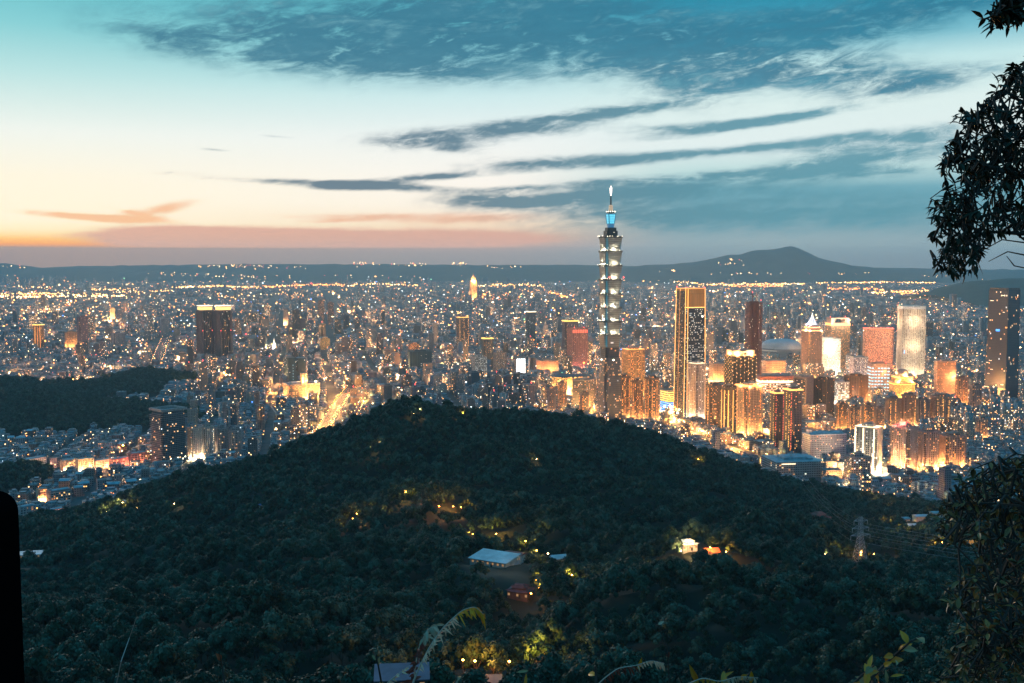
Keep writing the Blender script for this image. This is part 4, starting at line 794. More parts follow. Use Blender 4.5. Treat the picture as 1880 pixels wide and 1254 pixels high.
flats('cream tower with a tight grid of lit windows and teal roof edge', 866, 894, 655, 693, 18, .8, (.34,.28,.24), .5, WHITE, 1.2, ribs=7, notch=False, phrase='the cream lattice tower')
flats('dark tower with a gold lantern top, behind the cream lattice tower', 884, 906, 622, 682, 18, .8, (.17,.16,.14), .12, GOLD, 1.6, ribs=5, crown='yellow_strip')
flats('tan tower with a fine lit window grid and stepped roof', 905, 930, 648, 695, 22, .8, (.32,.24,.20), .4, WARM, 1.2, ribs=6, notch=False)
t = T('video_screen_block', 'block carrying a glaring white video screen above a busy lit street', 944, 965, 656, 700, 14, .8, phrase='the white video screen'); w, d, h = t.w, t.d, t.h; t.body(facade('screen_block', (.25,.22,.20), 3, 3.6, .5, .5, .2, WARM, 1.5)); t.part('screen', MB().box(0, -d/2 - .6, h*.35, w*.9, .8, h*.6, bottom=True), M['screen']); t.parapet(M['concrete']); t.room(M['concrete'], .4, .4, 4); t.flood([(0, -1.2, 5), (.8, -1, 5)], 100000)
flats('wide dark teal office slab with unlit windows, beyond the wooded ridge', 750, 793, 645, 680, 8, .5, (.05,.09,.10), .02, WHITE, 1.5, ribs=9, notch=False, phrase='the wide dark teal slab')
t = flats('building with red and orange glowing upper floors', 750, 770, 632, 650, 10, .7, (.3,.12,.07), .6, [(0, (1,.25,.06)), (1, (1,.5,.15))], 2.0, ribs=4, notch=False)
t = flats('pair-columned tower with a bright orange light line down its side', 62, 82, 597, 645, 24, .9, (.20,.13,.10), .12, GOLD, 2, ribs=4, strip=(.15, .45), stripmat='amber', dash=None, faces='FL', phrase='the orange-lined tower', crown='yellow_strip', crown_h=3)
flats('mauve tower with stepped top, between the orange-lined tower and the grey slab', 143, 163, 582, 648, 20, .9, (.18,.13,.16), .05, WARM, 2, ribs=5)
flats('orange floodlit apartment block beside the mauve stepped tower', 120, 142, 610, 645, 20, .8, (.36,.24,.16), .2, GOLD, 1.6, ribs=5, flood=160000)
flats('pale plain slab standing up above the avenue end', 295, 311, 585, 618, 15, .8, (.34,.32,.33), .04, WARM, 1.6, ribs=4, phrase='the pale plain slab')
flats('grey tower with pale ribbed front in the flat city beneath the twins', 206, 230, 612, 642, 18, .8, (.30,.28,.29), .10, WARM, 1.6, ribs=8)
flats('dark brown tower with lit ladder windows, behind the floodlit cream hospital', 537, 551, 570, 625, 15, .9, (.09,.08,.09), .05, WARM, 2, ribs=3)
flats('dark brown tower with red tinged lit ladder windows, close to the dark teal pair', 584, 596, 552, 592, 15, .9, (.10,.08,.08), .3, [(0, (1,.3,.1)), (1, (1,.6,.3))], 2, ribs=3)
flats('dark brown twin of the ladder-lit tower, with a lamp on its roof', 602, 613, 556, 596, 15, .9, (.10,.08,.08), .3, [(0, (1,.3,.1)), (1, (1,.6,.3))], 2, ribs=3)
flats('glowing amber square block of lit floors, beyond the dark teal pair', 588, 606, 622, 642, 10, .8, (.4,.26,.12), .7, GOLD, 1.6, ribs=4, notch=False)
t = T('church_spire', 'small floodlit building with a pointed cream spire', 497, 510, 640, 650, 10, 1.0, cat='spire'); t.body(facade('spire_hall', (.45,.38,.3), 3, 4, .5, .5, .3, GOLD, 1.5)); t.part('pointed_roof', MB().prism(rect(t.w*.6, t.d*.6), t.h, t.h + 40, top=rect(1, 1)), M['white']); t.flood([(0, -.8, t.h + 2), (-.8, 0, t.h + 2)], 160000, (1,.75,.45))
# low lit apartment terraces
for i, (x0, x1, yt, yb, lb, wl, fc, fw) in enumerate(((40, 84, 842, 866, 'white lit terrace of flats with balconies at the sunset end of the low estate', (.48,.36,.30), (1,.5,.28), 9000), (112, 140, 845, 868, 'cream terrace of flats, first in the floodlit row', (.46,.34,.25), (1,.5,.22), 10000), (140, 172, 843, 870, 'cream terrace of flats, brightest in the floodlit row, by the parked lights', (.5,.38,.26), (1,.55,.24), 22000), (172, 202, 845, 862, 'tan terrace of flats in the floodlit row, next to the pink one', (.46,.30,.22), (1,.45,.2), 9000), (202, 236, 842, 862, 'pink-red lit terrace of flats closing the floodlit row', (.45,.22,.19), (1,.26,.14), 11000), (236, 270, 832, 856, 'brick terrace of flats below the dark hollow-topped high-rise', (.30,.17,.15), (1,.36,.15), 3000), (68, 86, 898, 924, 'narrow block with an orange lit side wall, beside the dark wooded knoll', (.40,.28,.2), (1,.42,.14), 12000), (88, 130, 900, 926, 'dark long block of flats with rows of windows, next to the orange lit wall', (.2,.19,.2), (1,.6,.3), 0), (34, 66, 930, 972, 'grey block of flats with lit stairwells just above the black post', (.28,.27,.29), (1,.6,.3), 0), (82, 118, 936, 962, 'reddish block of flats with lit windows, first above the wood', (.28,.15,.14), (1,.5,.3), 5000))):
    t = flats(lb, x0, x1, yt, yb, 24, .45, wl, .22, GOLD, 1.8, ribs=5, notch=False, flood=None, name='terrace_block', room=False, led=('pale', .5), cw=3.6, phrase='the floodlit terrace row' if i == 2 else None)
    t.part('tin_roof', MB().prism(rect(t.w*.8, t.d*.8, t.w*.05), t.h + .02, t.h + 2.6, top=rect(t.w*.8, t.d*.1, t.w*.05)), M['teal_roof'])
    if fw: t.flood([(-.3, -1.1, 4), (.3, -1.1, 4)], fw, fc)
# ------------------------------------------------------------------ roads
asphalt = plain('asphalt', (.05,.05,.052), .85, scale=.2); paint = plain('road_paint', (.7,.68,.6), .7)
ROADS = []          # (polyline of ground points, width)
def road(name, pix, w, lanes=3):
    P = [gp(*p) for p in pix]; Q = []
    for a, b in zip(P, P[1:]):
        n = max(1, int((b - a).length/25)); Q += [a + (b - a)*(k/n) for k in range(n)]
    Q.append(P[-1]); ROADS.append((Q, w)); mb, ml, mk = MB(), MB(), MB()
    nrm = []
    for i in range(len(Q)):
        t = (Q[min(i+1, len(Q)-1)] - Q[max(i-1, 0)]).normalized(); nrm.append(Vector((-t.y, t.x, 0)))
    def strip(m, o0, o1, z, i): m.quad([Q[i] + nrm[i]*o1 + Vector((0,0,z)), Q[i] + nrm[i]*o0 + Vector((0,0,z)), Q[i+1] + nrm[i+1]*o0 + Vector((0,0,z)), Q[i+1] + nrm[i+1]*o1 + Vector((0,0,z))])
    for i in range(len(Q) - 1):
        strip(mb, -w/2, w/2, .05, i)
        for s in (-1, 1):
            a, b = sorted((s*w/2, s*(w/2 + 4))); strip(mk, a, b, .19, i)
        strip(ml, -.2, .2, .06, i)
        if i % 2:
            for k in range(1, lanes): strip(ml, k*w/2/lanes - .1, k*w/2/lanes + .1, .06, i); strip(ml, -k*w/2/lanes - .1, -k*w/2/lanes + .1, .06, i)
    tag(mb.build(name, asphalt), kind='structure'); tag(ml.build('road_markings', paint), kind='structure'); tag(mk.build('pavement', M['concrete']), kind='structure')
    return Q, nrm
AV = road('road', [(575,818),(590,800),(607,770),(624,742),(640,722),(648,712)], 26)
AV2 = road('road', [(646,778),(658,755),(668,735)], 10, 2)
AV3 = road('road', [(286,672),(296,645),(306,620)], 36)
AV4 = road('road', [(1195,762),(1225,780),(1270,800),(1320,818),(1370,838),(1420,850),(1520,852)], 30)
AV5 = road('road', [(505,745),(520,765)], 16, 2)
STREET_LAMPS = []   # x, y, z of ground
for Q, nrm, w, step in ((*AV, 26, 26), (*AV2, 10, 32), (*AV3, 36, 70), (*AV4, 30, 26), (*AV5, 16, 30)):
    acc = 0.0
    for i in range(len(Q) - 1):
        acc += (Q[i+1] - Q[i]).length
        if acc >= step:
            acc = 0.0
            for s in (-1, 1): p = Q[i] + nrm[i]*s*(w/2 + 1.5); STREET_LAMPS.append((p.x, p.y, .19, (-nrm[i].x*s, -nrm[i].y*s)))

# ------------------------------------------------------------------ the city's own buildings
CITY_MAT = facade('city_walls', cw=3.4, ch=3.2, ww=.5, wh=.5, es=5.0, tinted=True, glass=(.035,.045,.06))
def clear(x, y, rad):
    """Which of the points keep clear of landmark footprints, roads and wooded ground."""
    ok = np.ones(len(x), bool)
    for fx, fy, fr in FOOT: ok &= (x - fx)**2 + (y - fy)**2 > (fr + rad)**2
    for Q, w in ROADS:
        for a, b in zip(Q, Q[1:]):
            d = b - a; L2 = d.x*d.x + d.y*d.y; t = np.clip(((x - a.x)*d.x + (y - a.y)*d.y)/L2, 0, 1)
            ok &= (x - a.x - t*d.x)**2 + (y - a.y - t*d.y)**2 > (w/2 + 2.5 + rad*.8)**2
    return ok & (ground_h(x, y) < .5)
PHI = math.radians(11)
def scatter(y0, y1, cell, street, hts, seed):
    r = np.random.RandomState(seed); c, s = math.cos(PHI), math.sin(PHI)
    m = int(y1*1.25/cell); i, j = np.meshgrid(np.arange(-m, m), np.arange(-m//4, m))
    i, j = i.ravel(), j.ravel(); ok = (i % street[0] != 0) & (j % street[1] != 0); i, j = i[ok], j[ok]
    X, Y = (i + 2.4)*cell, j*cell; x = X*c - Y*s; y = X*s + Y*c
    x += r.uniform(-.1, .1, len(x))*cell; y += r.uniform(-.1, .1, len(x))*cell
    ok = (y > y0) & (y <= y1) & (np.abs(x) < y*.52 + 60); x, y = x[ok], y[ok]; n = len(x)
    dens = waves(x, y, seed, 900)*.5 + waves(x, y, seed + 1, 350)*.4
    q = np.minimum(r.rand(n) + .07*dens, .9999)
    h = np.select([q < hts[0][0], q < hts[1][0], q < hts[2][0]], [r.uniform(*hts[0][1:], n), r.uniform(*hts[1][1:], n), r.uniform(*hts[2][1:], n)], r.uniform(*hts[3][1:], n))
    w = cell*r.uniform(.62, .98, n); d = cell*r.uniform(.62, .98, n)
    t = h > 40; w = np.where(t, np.minimum(w, r.uniform(16, 30, n)), w); d = np.where(t, np.minimum(d, r.uniform(16, 28, n)), d)
    rz = PHI + r.choice([0, 0, 0, .3, -.25], n)*(cell < 40)
    k = r.rand(keep := n) < .95
    return np.stack([x, y, w, d, h, rz], 1)[k]
B = np.concatenate([
    scatter(1330, 2500, 17.5, (7, 4), [(.88, 9, 16), (.975, 16, 26), (.996, 36, 52), (1, 55, 70)], 51),
    scatter(2500, 4300, 25.0, (6, 5), [(.80, 9, 19), (.955, 19, 32), (.99, 38, 60), (1, 65, 90)], 52),
    scatter(4300, 7500, 42.0, (6, 5), [(.76, 8, 20), (.95, 20, 36), (.99, 40, 65), (1, 70, 100)], 53),
    scatter(7500, 12500, 85.0, (6, 5), [(.78, 6, 18), (.96, 18, 34), (.992, 40, 70), (1, 80, 110)], 54),
    scatter(12500, 18500, 150.0, (6, 5), [(.8, 6, 16), (.965, 16, 30), (.993, 40, 70), (1, 80, 120)], 55)])
B = B[clear(B[:, 0], B[:, 1], np.hypot(B[:, 2], B[:, 3])*.45)]
bpx, bpt = px_of(B[:, 0], B[:, 1], B[:, 4])
# clusters of taller blocks that the photo shows: px, row, spread px, spread rows, chance, height range
for px, py, rx, ry, pr, h0, h1 in ((60,520,60,10,.5,60,130),(250,545,120,14,.12,50,100),(560,610,80,30,.12,55,95),(720,640,90,20,.10,45,80),(940,730,190,26,.30,34,62),(890,760,60,12,.4,34,48),(1050,640,60,40,.12,50,85),(1400,600,200,50,.10,50,90),(1700,640,160,40,.10,40,70),(1620,760,240,22,.35,32,62),(1800,770,120,50,.30,30,60),(560,520,400,10,.12,50,110),(440,600,60,40,.15,55,95),(1000,560,200,30,.1,55,95),(500,690,60,30,.12,35,60),(400,720,90,40,.10,35,60)):
    gx_, gy_ = px_of(B[:, 0], B[:, 1], 0*B[:, 1]); k = (((gx_ - px)/rx)**2 + ((gy_ - py)/ry)**2 < 1) & (NR.rand(len(B)) < pr*.6)
    B[k, 4] = NR.uniform(h0, h1, k.sum()); B[k, 2] = np.minimum(B[k, 2], 30); B[k, 3] = np.minimum(B[k, 3], 26)
# low-rise districts
gx_, gy_ = px_of(B[:, 0], B[:, 1], 0*B[:, 1]); k = (gx_ < 340) & (gy_ > 690) & (B[:, 4] > 30); B[k, 4] = NR.uniform(12, 20, k.sum())
FOOT_PX = []
for o in [o for o in SC.objects if o.type == 'EMPTY' and o.get('category')]:
    ch = [c for c in o.children if c.type == 'MESH']; xs, ys = [], []
    for c in ch:
        for v in c.bound_box: p = o.matrix_world @ Vector(v) if False else Matrix.Translation(o.location) @ Matrix.Rotation(o.rotation_euler.z, 4, 'Z') @ Vector(v); q = px_of(p.x, p.y, p.z); xs.append(q[0]); ys.append(q[1])
    if xs: FOOT_PX.append((o.location.y, min(xs), max(xs), min(ys), max(ys)))
# nothing anonymous stands in front of the upper part of a landmark
_bx, _bt = px_of(B[:, 0], B[:, 1], B[:, 4])
for Yh, xa, xb, ya, yb in FOOT_PX:
    lim = ya + .68*(yb - ya); hw_ = .5*B[:, 2]*F/B[:, 1]; k = (B[:, 1] < Yh) & (_bx + hw_ > xa) & (_bx - hw_ < xb) & (_bt < lim)
    for i in np.where(k)[0]: B[i, 4] = max(7.5, at(CX, lim, B[i, 1]).z)
    _bt = px_of(B[:, 0], B[:, 1], B[:, 4])[1]
N = len(B)
TONES = [('grey', (.22,.22,.23)), ('mauve', (.24,.19,.21)), ('beige', (.30,.26,.22)), ('pinkish', (.31,.22,.19)), ('blue-grey', (.17,.20,.24)), ('pale', (.40,.38,.36)), ('dark slate', (.10,.11,.13)), ('brown', (.18,.13,.11))]
tone = NR.choice(len(TONES), N, p=[.22,.12,.16,.12,.15,.11,.07,.05])
TINT = np.array([t[1] for t in TONES])[tone]*NR.uniform(.55, 1.15, (N, 1)); LIT = np.clip(NR.gamma(1.4, .035, N), .004, .35); LIT[NR.rand(N) < .04] += .25
_gx, _gy = px_of(B[:, 0], B[:, 1], 0*B[:, 1]); _k = (_gx > 980) & (_gy > 670) & (_gy < 830); LIT[_k] += NR.uniform(.02, .22, _k.sum()); TINT[_k] = TINT[_k]*.8 + np.array((.10, .06, .03))  # warm street glow mixed into the wall tint of the bright district
# what the camera can make out: walk from near to far keeping a skyline per photo column
order = np.argsort(B[:, 1]); sky_row = np.full(1880, 1254.0)
cr = [(p[0], p[1]) for p in [(-40,985),(40,975),(120,925),(205,905),(340,858),(420,845),(480,834),(560,805),(620,778),(680,752),(715,738),(752,731),(795,742),(830,752),(930,750),(1010,760),(1100,770),(1180,782),(1230,797),(1290,830),(1340,852),(1400,872),(1500,882),(1600,888),(1760,893),(1900,893)]]
sky_row = np.minimum(sky_row, np.interp(np.arange(1880), [c[0] for c in cr], [c[1] for c in cr]))
hero_rows = sorted([(h[3], h) for h in HERO])
vis = np.zeros(N); bx, btop = px_of(B[:, 0], B[:, 1], B[:, 4]); _, bbot = px_of(B[:, 0], B[:, 1], 0*B[:, 4]); bw = (B[:, 2]*.9 + B[:, 3]*.3)*F/B[:, 1]
FOOT_PX.sort(); hk = 0
for b in order:
    while hk < len(FOOT_PX) and FOOT_PX[hk][0] < B[b, 1]:
        a, c = int(max(0, FOOT_PX[hk][1])), int(min(1880, FOOT_PX[hk][2]))
        if c > a: sky_row[a:c] = np.minimum(sky_row[a:c], FOOT_PX[hk][3])
        hk += 1
    a, c = int(max(0, bx[b] - bw[b]/2)), int(min(1880, bx[b] + bw[b]/2 + 1))
    if c <= a: continue
    s = sky_row[a:c]; vis[b] = np.clip(np.minimum(s, bbot[b]) - btop[b], 0, None).sum(); sky_row[a:c] = np.minimum(s, btop[b])
bx_ok = (bx > 8) & (bx < 1760); vis[~bx_ok] = 0
BIG = np.argsort(-vis)[:300]; big = np.zeros(N, bool); big[BIG] = True

def boxes_mesh(name, bb, tint, lit, extra=None):
    """All the given blocks as one mesh: x,y,w,d,h,rz (and base height)."""
    n = len(bb); x, y, w, d, h, rz = bb[:, :6].T; z0 = extra if extra is not None else np.zeros(n); c, s = np.cos(rz), np.sin(rz)
    V = np.zeros((n, 8, 3))
    for k, (a, b_) in enumerate(((-.5,-.5),(.5,-.5),(.5,.5),(-.5,.5))):
        X, Y = a*w, b_*d; px_, py_ = x + X*c - Y*s, y + X*s + Y*c
        V[:, k] = np.stack([px_, py_, z0], 1); V[:, k + 4] = np.stack([px_, py_, z0 + h], 1)
    quads = np.array([[0,1,5,4],[1,2,6,5],[2,3,7,6],[3,0,4,7],[4,5,6,7]]); Fq = (np.arange(n)[:, None, None]*8 + quads[None]).reshape(-1, 4)
    UV = np.zeros((n, 5, 4, 2)); off = NR.randint(0, 400, n)*3.4; acc = off.astype(float)
    for k in range(4):
        l = w if k % 2 == 0 else d; UV[:, k, :, 0] = np.stack([acc, acc + l, acc + l, acc], 1); UV[:, k, :, 1] = np.stack([z0, z0, z0 + h, z0 + h], 1); acc = acc + l + 3.4
    UV[:, 4, :, 0] = np.stack([off*0, w, w, off*0], 1); UV[:, 4, :, 1] = np.stack([off*0, off*0, d, d], 1)
    T4 = np.concatenate([tint, lit[:, None]], 1); T4 = np.repeat(T4[:, None], 20, 1)
    return npmesh(name, V.reshape(-1, 3), Fq, CITY_MAT, uv=UV.reshape(-1, 2), tint=T4.reshape(-1, 4))
rest = ~big; br = B[rest]; tr, lr = TINT[rest], LIT[rest]
# rooftop sheds, stair towers and tanks on the nearer blocks
ex, et, el_, ez = [], [], [], []
for k in np.where(br[:, 1] < 4300)[0]:
    x, y, w, d, h, rz = br[k]
    for q in range(1 + (NR.rand() < .6) + (NR.rand() < .3)):
        a, b_ = NR.uniform(-.28, .28)*w, NR.uniform(-.28, .28)*d; c, s = math.cos(rz), math.sin(rz)
        big_ = NR.rand() < .45 and h < 25
        ex.append((x + a*c*(not big_) - b_*s*(not big_), y + a*s*(not big_) + b_*c*(not big_), w*(.75 if big_ else NR.uniform(.15, .35)), d*(.8 if big_ else NR.uniform(.15, .35)), NR.uniform(2, 3.2) if big_ else NR.uniform(2, 5), rz)); ez.append(h - .01); et.append(tr[k]*NR.uniform(.7, 1.3)); el_.append(.01)
        if big_: break
full = np.concatenate([br, np.array(ex)]); fz = np.concatenate([np.zeros(len(br)), np.array(ez)])
tag(boxes_mesh('city_blocks', full, np.concatenate([tr, np.array(et)]), np.concatenate([lr, np.array(el_)]), fz), 'dense low city blocks spreading to the far hills, dotted with lit windows', 'city', kind='stuff')

# the three hundred that show largest stand as buildings of their own
def where(px, Y):
    """Words that place a building by a landmark one can find."""
    best = min(HERO, key=lambda q: abs(q[1] - px)/40 + abs(math.log(q[3]/Y))*7)
    dx = px - best[1]; f = Y/best[3]
    fb = 'behind' if f > 1.06 else ('in front of' if f < .94 else 'level with')
    sd = '' if abs(dx) < 16 else (', towards the sunset' if dx < 0 else ', towards the mountain')
    far = '' if abs(dx) < 60 else ' well off'
    return fb + ' ' + best[0] + (sd if not far else ',' + far + sd[1:])
recs = []
for b in BIG:
    x, y, w, d, h, rz = B[b]; st = R.choice(['flat roof', 'rooftop shed', 'stair tower on its roof', 'stepped top', 'red beacon on its roof'] if h > 30 else ['flat roof', 'rooftop shed', 'teal metal roof', 'water tanks on its roof'])
    if st == 'red beacon on its roof' and R.random() < .4: st = 'flat roof'
    cls = 'slim tower' if h > 45 and w < 22 else ('tower block' if h > 34 else ('mid-rise block' if h > 19 else ('long low house block' if w > 1.25*d else 'low house block')))
    litw = 'few lights' if LIT[b] < .02 else ('some lit windows' if LIT[b] < .10 else 'many lit windows')
    recs.append([b, f"{TONES[tone[b]][0]} {cls} with {st}", litw, where(bx[b], y)])
seen = {}
for rc in recs:
    rc.append(f"{rc[1]}, {rc[3]}")
cnt = {}
for rc in recs: cnt.setdefault(rc[4], []).append(rc)
for key, l in cnt.items():
    if len(l) > 1:
        for rc in l: rc[4] = f"{rc[1]} and {rc[2]}, {rc[3]}"
cnt = {}
for rc in recs: cnt.setdefault(rc[4], []).append(rc)
for key, l in cnt.items():
    if len(l) > 1:
        l.sort(key=lambda rc: -B[rc[0], 4])
        words_ = ['tallest', 'second tallest', 'third tallest', 'fourth tallest', 'fifth tallest', 'sixth tallest']
        for i, rc in enumerate(l): rc[4] = (words_[i] if i < 6 else 'lower') + ' ' + rc[1] + ', ' + rc[3]
names = set()
for rc in recs:
    w_ = rc[4].split()
    rc[4] = ' '.join(w_[:16])
for b, d1, d2, d3, label in recs:
    x, y, w, d, h, rz = B[b]; r = empty('tower_block' if h > 34 else ('mid_rise_block' if h > 19 else 'house_block'), (x, y, 0), rz)
    tag(r, label, 'building', 'towers of the wide city' if h > 34 else 'blocks of the wide city')
    tn = tuple(TINT[b]) + (LIT[b],); dk = tuple(TINT[b]*.8) + (.01,); o = R.randint(0, 300)*3.4
    m = MB(); style = R.random()
    if h > 30 and style < .35: P = notched(w, d, min(w, d)*.16)
    elif h > 30 and style < .5: P = [(-w/2, -d/2), (-w*.12, -d/2), (-w*.12, -d*.2), (w*.12, -d*.2), (w*.12, -d/2), (w/2, -d/2), (w/2, d/2), (-w/2, d/2)]
    else: P = rect(w, d)
    zt = h*.86 if 'stepped' in d1 else h
    m.prism(P, 0, zt)
    if 'stepped' in d1: m.prism(rect(w*.7, d*.75), zt, h)
    m.uv = [[(q[0] + o, q[1]) for q in f] for f in m.uv]
    m.build('walls', CITY_MAT, r, tint=tn)
    if vis[b] > 60:
        kw, kd = (.7, .75) if 'stepped' in d1 else (1, 1)
        if 'teal' in d1: MB().prism(rect(w*1.04, d*1.04), h + .02, h + 2.4, top=rect(w*1.0, d*.12), bottom=True).build('metal_roof', M['teal_roof'], r)
        else:
            m = MB(); th = .5
            for cx, cy, a, b_ in ((0, -d*kd/2 + th/2, w*kw + .4, th), (0, d*kd/2 - th/2, w*kw + .4, th), (-w*kw/2 + th/2, 0, th, d*kd - 2*th), (w*kw/2 - th/2, 0, th, d*kd - 2*th)): m.box(cx, cy, h - .4, a, b_, 1.5)
            m.build('parapet', M['concrete'], r)
        if 'shed' in d1: MB().box(w*kw*.1, 0, h + .02, w*kw*.5, d*kd*.6, 3).build('rooftop_shed', CITY_MAT, r, tint=dk)
        elif 'stair' in d1: MB().box(-w*kw*.15, d*kd*.1, h + .02, w*kw*.3, d*kd*.35, 5.5).box(-w*kw*.15, d*kd*.1, h + 5.52, w*kw*.15, d*kd*.2, 2).build('stair_tower', CITY_MAT, r, tint=dk)
        elif 'tanks' in d1:
            for q in (-.2, .15): MB().lathe([(1.3, h), (1.3, h + 2.2), (0, h + 2.5)], 8, cx=q*w, cy=.1*d).build('water_tank', M['pale'], r)
        elif 'beacon' in d1: MB().box(0, 0, h + .02, w*.3, d*.3, 4).build('stair_tower', CITY_MAT, r, tint=dk); MB().bar((0, 0, h + 4), (0, 0, h + 7), .2).octa((0, 0, h + 7.5), .9).build('beacon_lamp', M['red_lamp'], r)
        if h > 24 and R.random() < .5:
            m = MB(); [m.box(0, 0, z, w + 1.0, d + 1.0, .4, bottom=True) for z in floors(3.2, zt - 2, 3.2)]; m.build('balcony_slabs', M['concrete'] if TINT[b].mean() > .2 else M['ledge'], r)
# ------------------------------------------------------------------ lights of the city
LM = [emit('warm_street_glow', (1,.42,.10), 12), emit('amber_street_glow', (1,.27,.04), 9), emit('cream_shop_glow', (1,.62,.28), 14), emit('white_shop_glow', (.85,.92,1), 9), emit('red_sign_glow', (1,.07,.05), 5), emit('blue_sign_glow', (.10,.30,1), 5), emit('green_sign_glow', (.35,1,.5), 4)]
LK = 1.7
P_ = []             # x, y, z, r, material
def put(x, y, z, k, mi): P_.append((x, y, z, LK*k*y/1054.0, mi))
def colour(r, amb=.28):
    q = r.rand()
    return 1 if q < amb else (0 if q < amb + .28 else (2 if q < amb + .53 else (3 if q < .93 else (4 if q < .965 else (5 if q < .988 else 6)))))
rr = np.random.RandomState(77)
# scattered over the roofs and fronts of the city blocks
wgt = 1.0/(1 + (B[:, 1]/9000.0)**2)*np.minimum(B[:, 1]/2500.0, 3.0); wgt /= wgt.sum()
for b in rr.choice(N, 8500, p=wgt):
    x, y, w, d, h, rz = B[b]; c, s = math.cos(rz), math.sin(rz); q = rr.rand()
    if q < .55: a, e, z = rr.uniform(-.5, .5)*w, -d/2 - .8, rr.uniform(.15, .95)*h
    else: a, e, z = rr.uniform(-.4, .4)*w, rr.uniform(-.4, .4)*d, h + 1 + rr.rand()*2
    put(x + a*c - e*s, y + a*s + e*c, z, .20 + .22*rr.rand()**3 + (.25 if rr.rand() < .05 else 0), colour(rr))
# bright quarters: px, row, spread, spread, how many, size, amber share
for px, py, rx, ry, n, k, amb in ((440,693,34,10,70,.50,.5),(470,688,40,6,50,.45,.4),(360,720,10,16,26,.4,.5),(520,735,40,8,24,.4,.4),(90,575,20,8,26,.5,.3),(45,588,14,7,18,.5,.3),(30,548,40,6,60,.5,.4),(100,560,40,6,50,.5,.3),(200,594,12,7,22,.5,.4),(90,632,30,6,30,.5,.6),(5,633,14,4,10,.5,.6),(640,575,20,8,40,.5,.3),(880,548,40,6,40,.5,.3),(960,545,50,8,50,.45,.3),(720,510,60,7,40,.45,.4),(1190,585,30,8,40,.5,.2),(1220,580,12,8,20,.5,.2),(1310,540,60,8,40,.45,.3),(960,690,30,10,30,.5,.4),(880,700,40,7,40,.45,.5),(1085,680,24,14,40,.5,.5),(1170,715,24,10,30,.5,.5),(1235,770,24,6,50,.55,.3),(1290,700,24,8,20,.5,.3),(1370,690,30,10,30,.5,.4),(1440,690,30,10,40,.5,.3),(1520,720,40,20,50,.5,.5),(1620,735,60,10,60,.5,.6),(1700,720,50,20,60,.5,.5),(1760,690,30,20,30,.5,.6),(1830,730,30,20,30,.5,.4),(1760,790,80,40,70,.4,.5),(1640,870,90,12,60,.45,.6),(1700,600,80,30,60,.4,.3),(1000,620,80,30,50,.4,.3),(700,600,120,40,80,.38,.3),(400,600,60,40,60,.38,.3),(250,640,120,24,60,.4,.4),(150,700,90,14,40,.38,.4),(640,690,60,18,40,.4,.5),(1500,650,60,14,40,.5,.4),(70,530,60,6,50,.45,.4),(20,640,30,6,16,.5,.5),(740,655,16,10,16,.5,.3)):
    for i in range(n):
        g = gp(px + rr.normal()*rx*.6, py + rr.normal()*ry*.6)
        if g.y < 1300 or g.y > 19000 or ground_h(g.x, g.y) > 1: continue
        put(g.x, g.y, rr.uniform(4, 26), k*(.35 + .75*rr.rand()**2), colour(rr, amb))
# strings of lamps along far bridges, riverside roads and motorways
def string(pts, step_px, k, mi, jit=.6, z=40):
    for (x0, y0), (x1, y1) in zip(pts, pts[1:]):
        n = max(1, int(math.hypot(x1 - x0, y1 - y0)/step_px))
        for i in range(n):
            t = (i + rr.uniform(-.3, .3))/n; g = gp(x0 + (x1 - x0)*t, y0 + (y1 - y0)*t + rr.normal()*jit); put(g.x, g.y, z, k*rr.uniform(.5, 1.2), mi if rr.rand() < .75 else (0 if mi else 2))
for a in (([(0,547),(80,546),(200,549)],3,.40,0,1.2),([(0,552),(60,553),(150,551),(235,553)],3.5,.42,2,1.2),([(170,538),(250,536)],4,.36,0,.8),([(318,533),(400,531),(478,533)],3,.42,0,1.0),([(480,533),(560,528),(640,528)],3.2,.40,1,1.0),([(620,530),(700,526),(770,530)],4,.36,0,.8),([(880,511),(950,513),(1040,512),(1095,512)],3,.40,1,.8),([(950,514),(1090,514)],3,.42,0,.7),([(1145,518),(1230,520),(1300,528)],4,.36,0,1.2),([(1300,528),(1400,527),(1480,526)],3.2,.40,0,1.2),([(1340,531),(1440,531)],3,.40,1,1.2),([(1520,536),(1600,536),(1660,545),(1760,552)],2.8,.42,1,.9),([(1500,524),(1620,523),(1720,524)],3.5,.36,0,.6),([(1600,545),(1700,540),(1760,548)],3,.42,0,1.2),([(1540,514),(1640,515),(1760,516),(1880,517)],4,.30,0,.5),([(1218,498),(1232,501),(1252,503)],2,.30,4,.3),([(880,530),(960,528),(1000,532)],3,.40,0,1.4),([(1000,540),(1030,550),(1045,556)],2.5,.42,1,.8),([(640,505),(760,508),(860,506)],5,.30,0,1.5),([(1700,505),(1880,512)],5,.28,0,1.0),([(200,545),(320,540)],5,.34,0,1.2),([(400,552),(560,548)],6,.30,0,3)):
    string(*a)
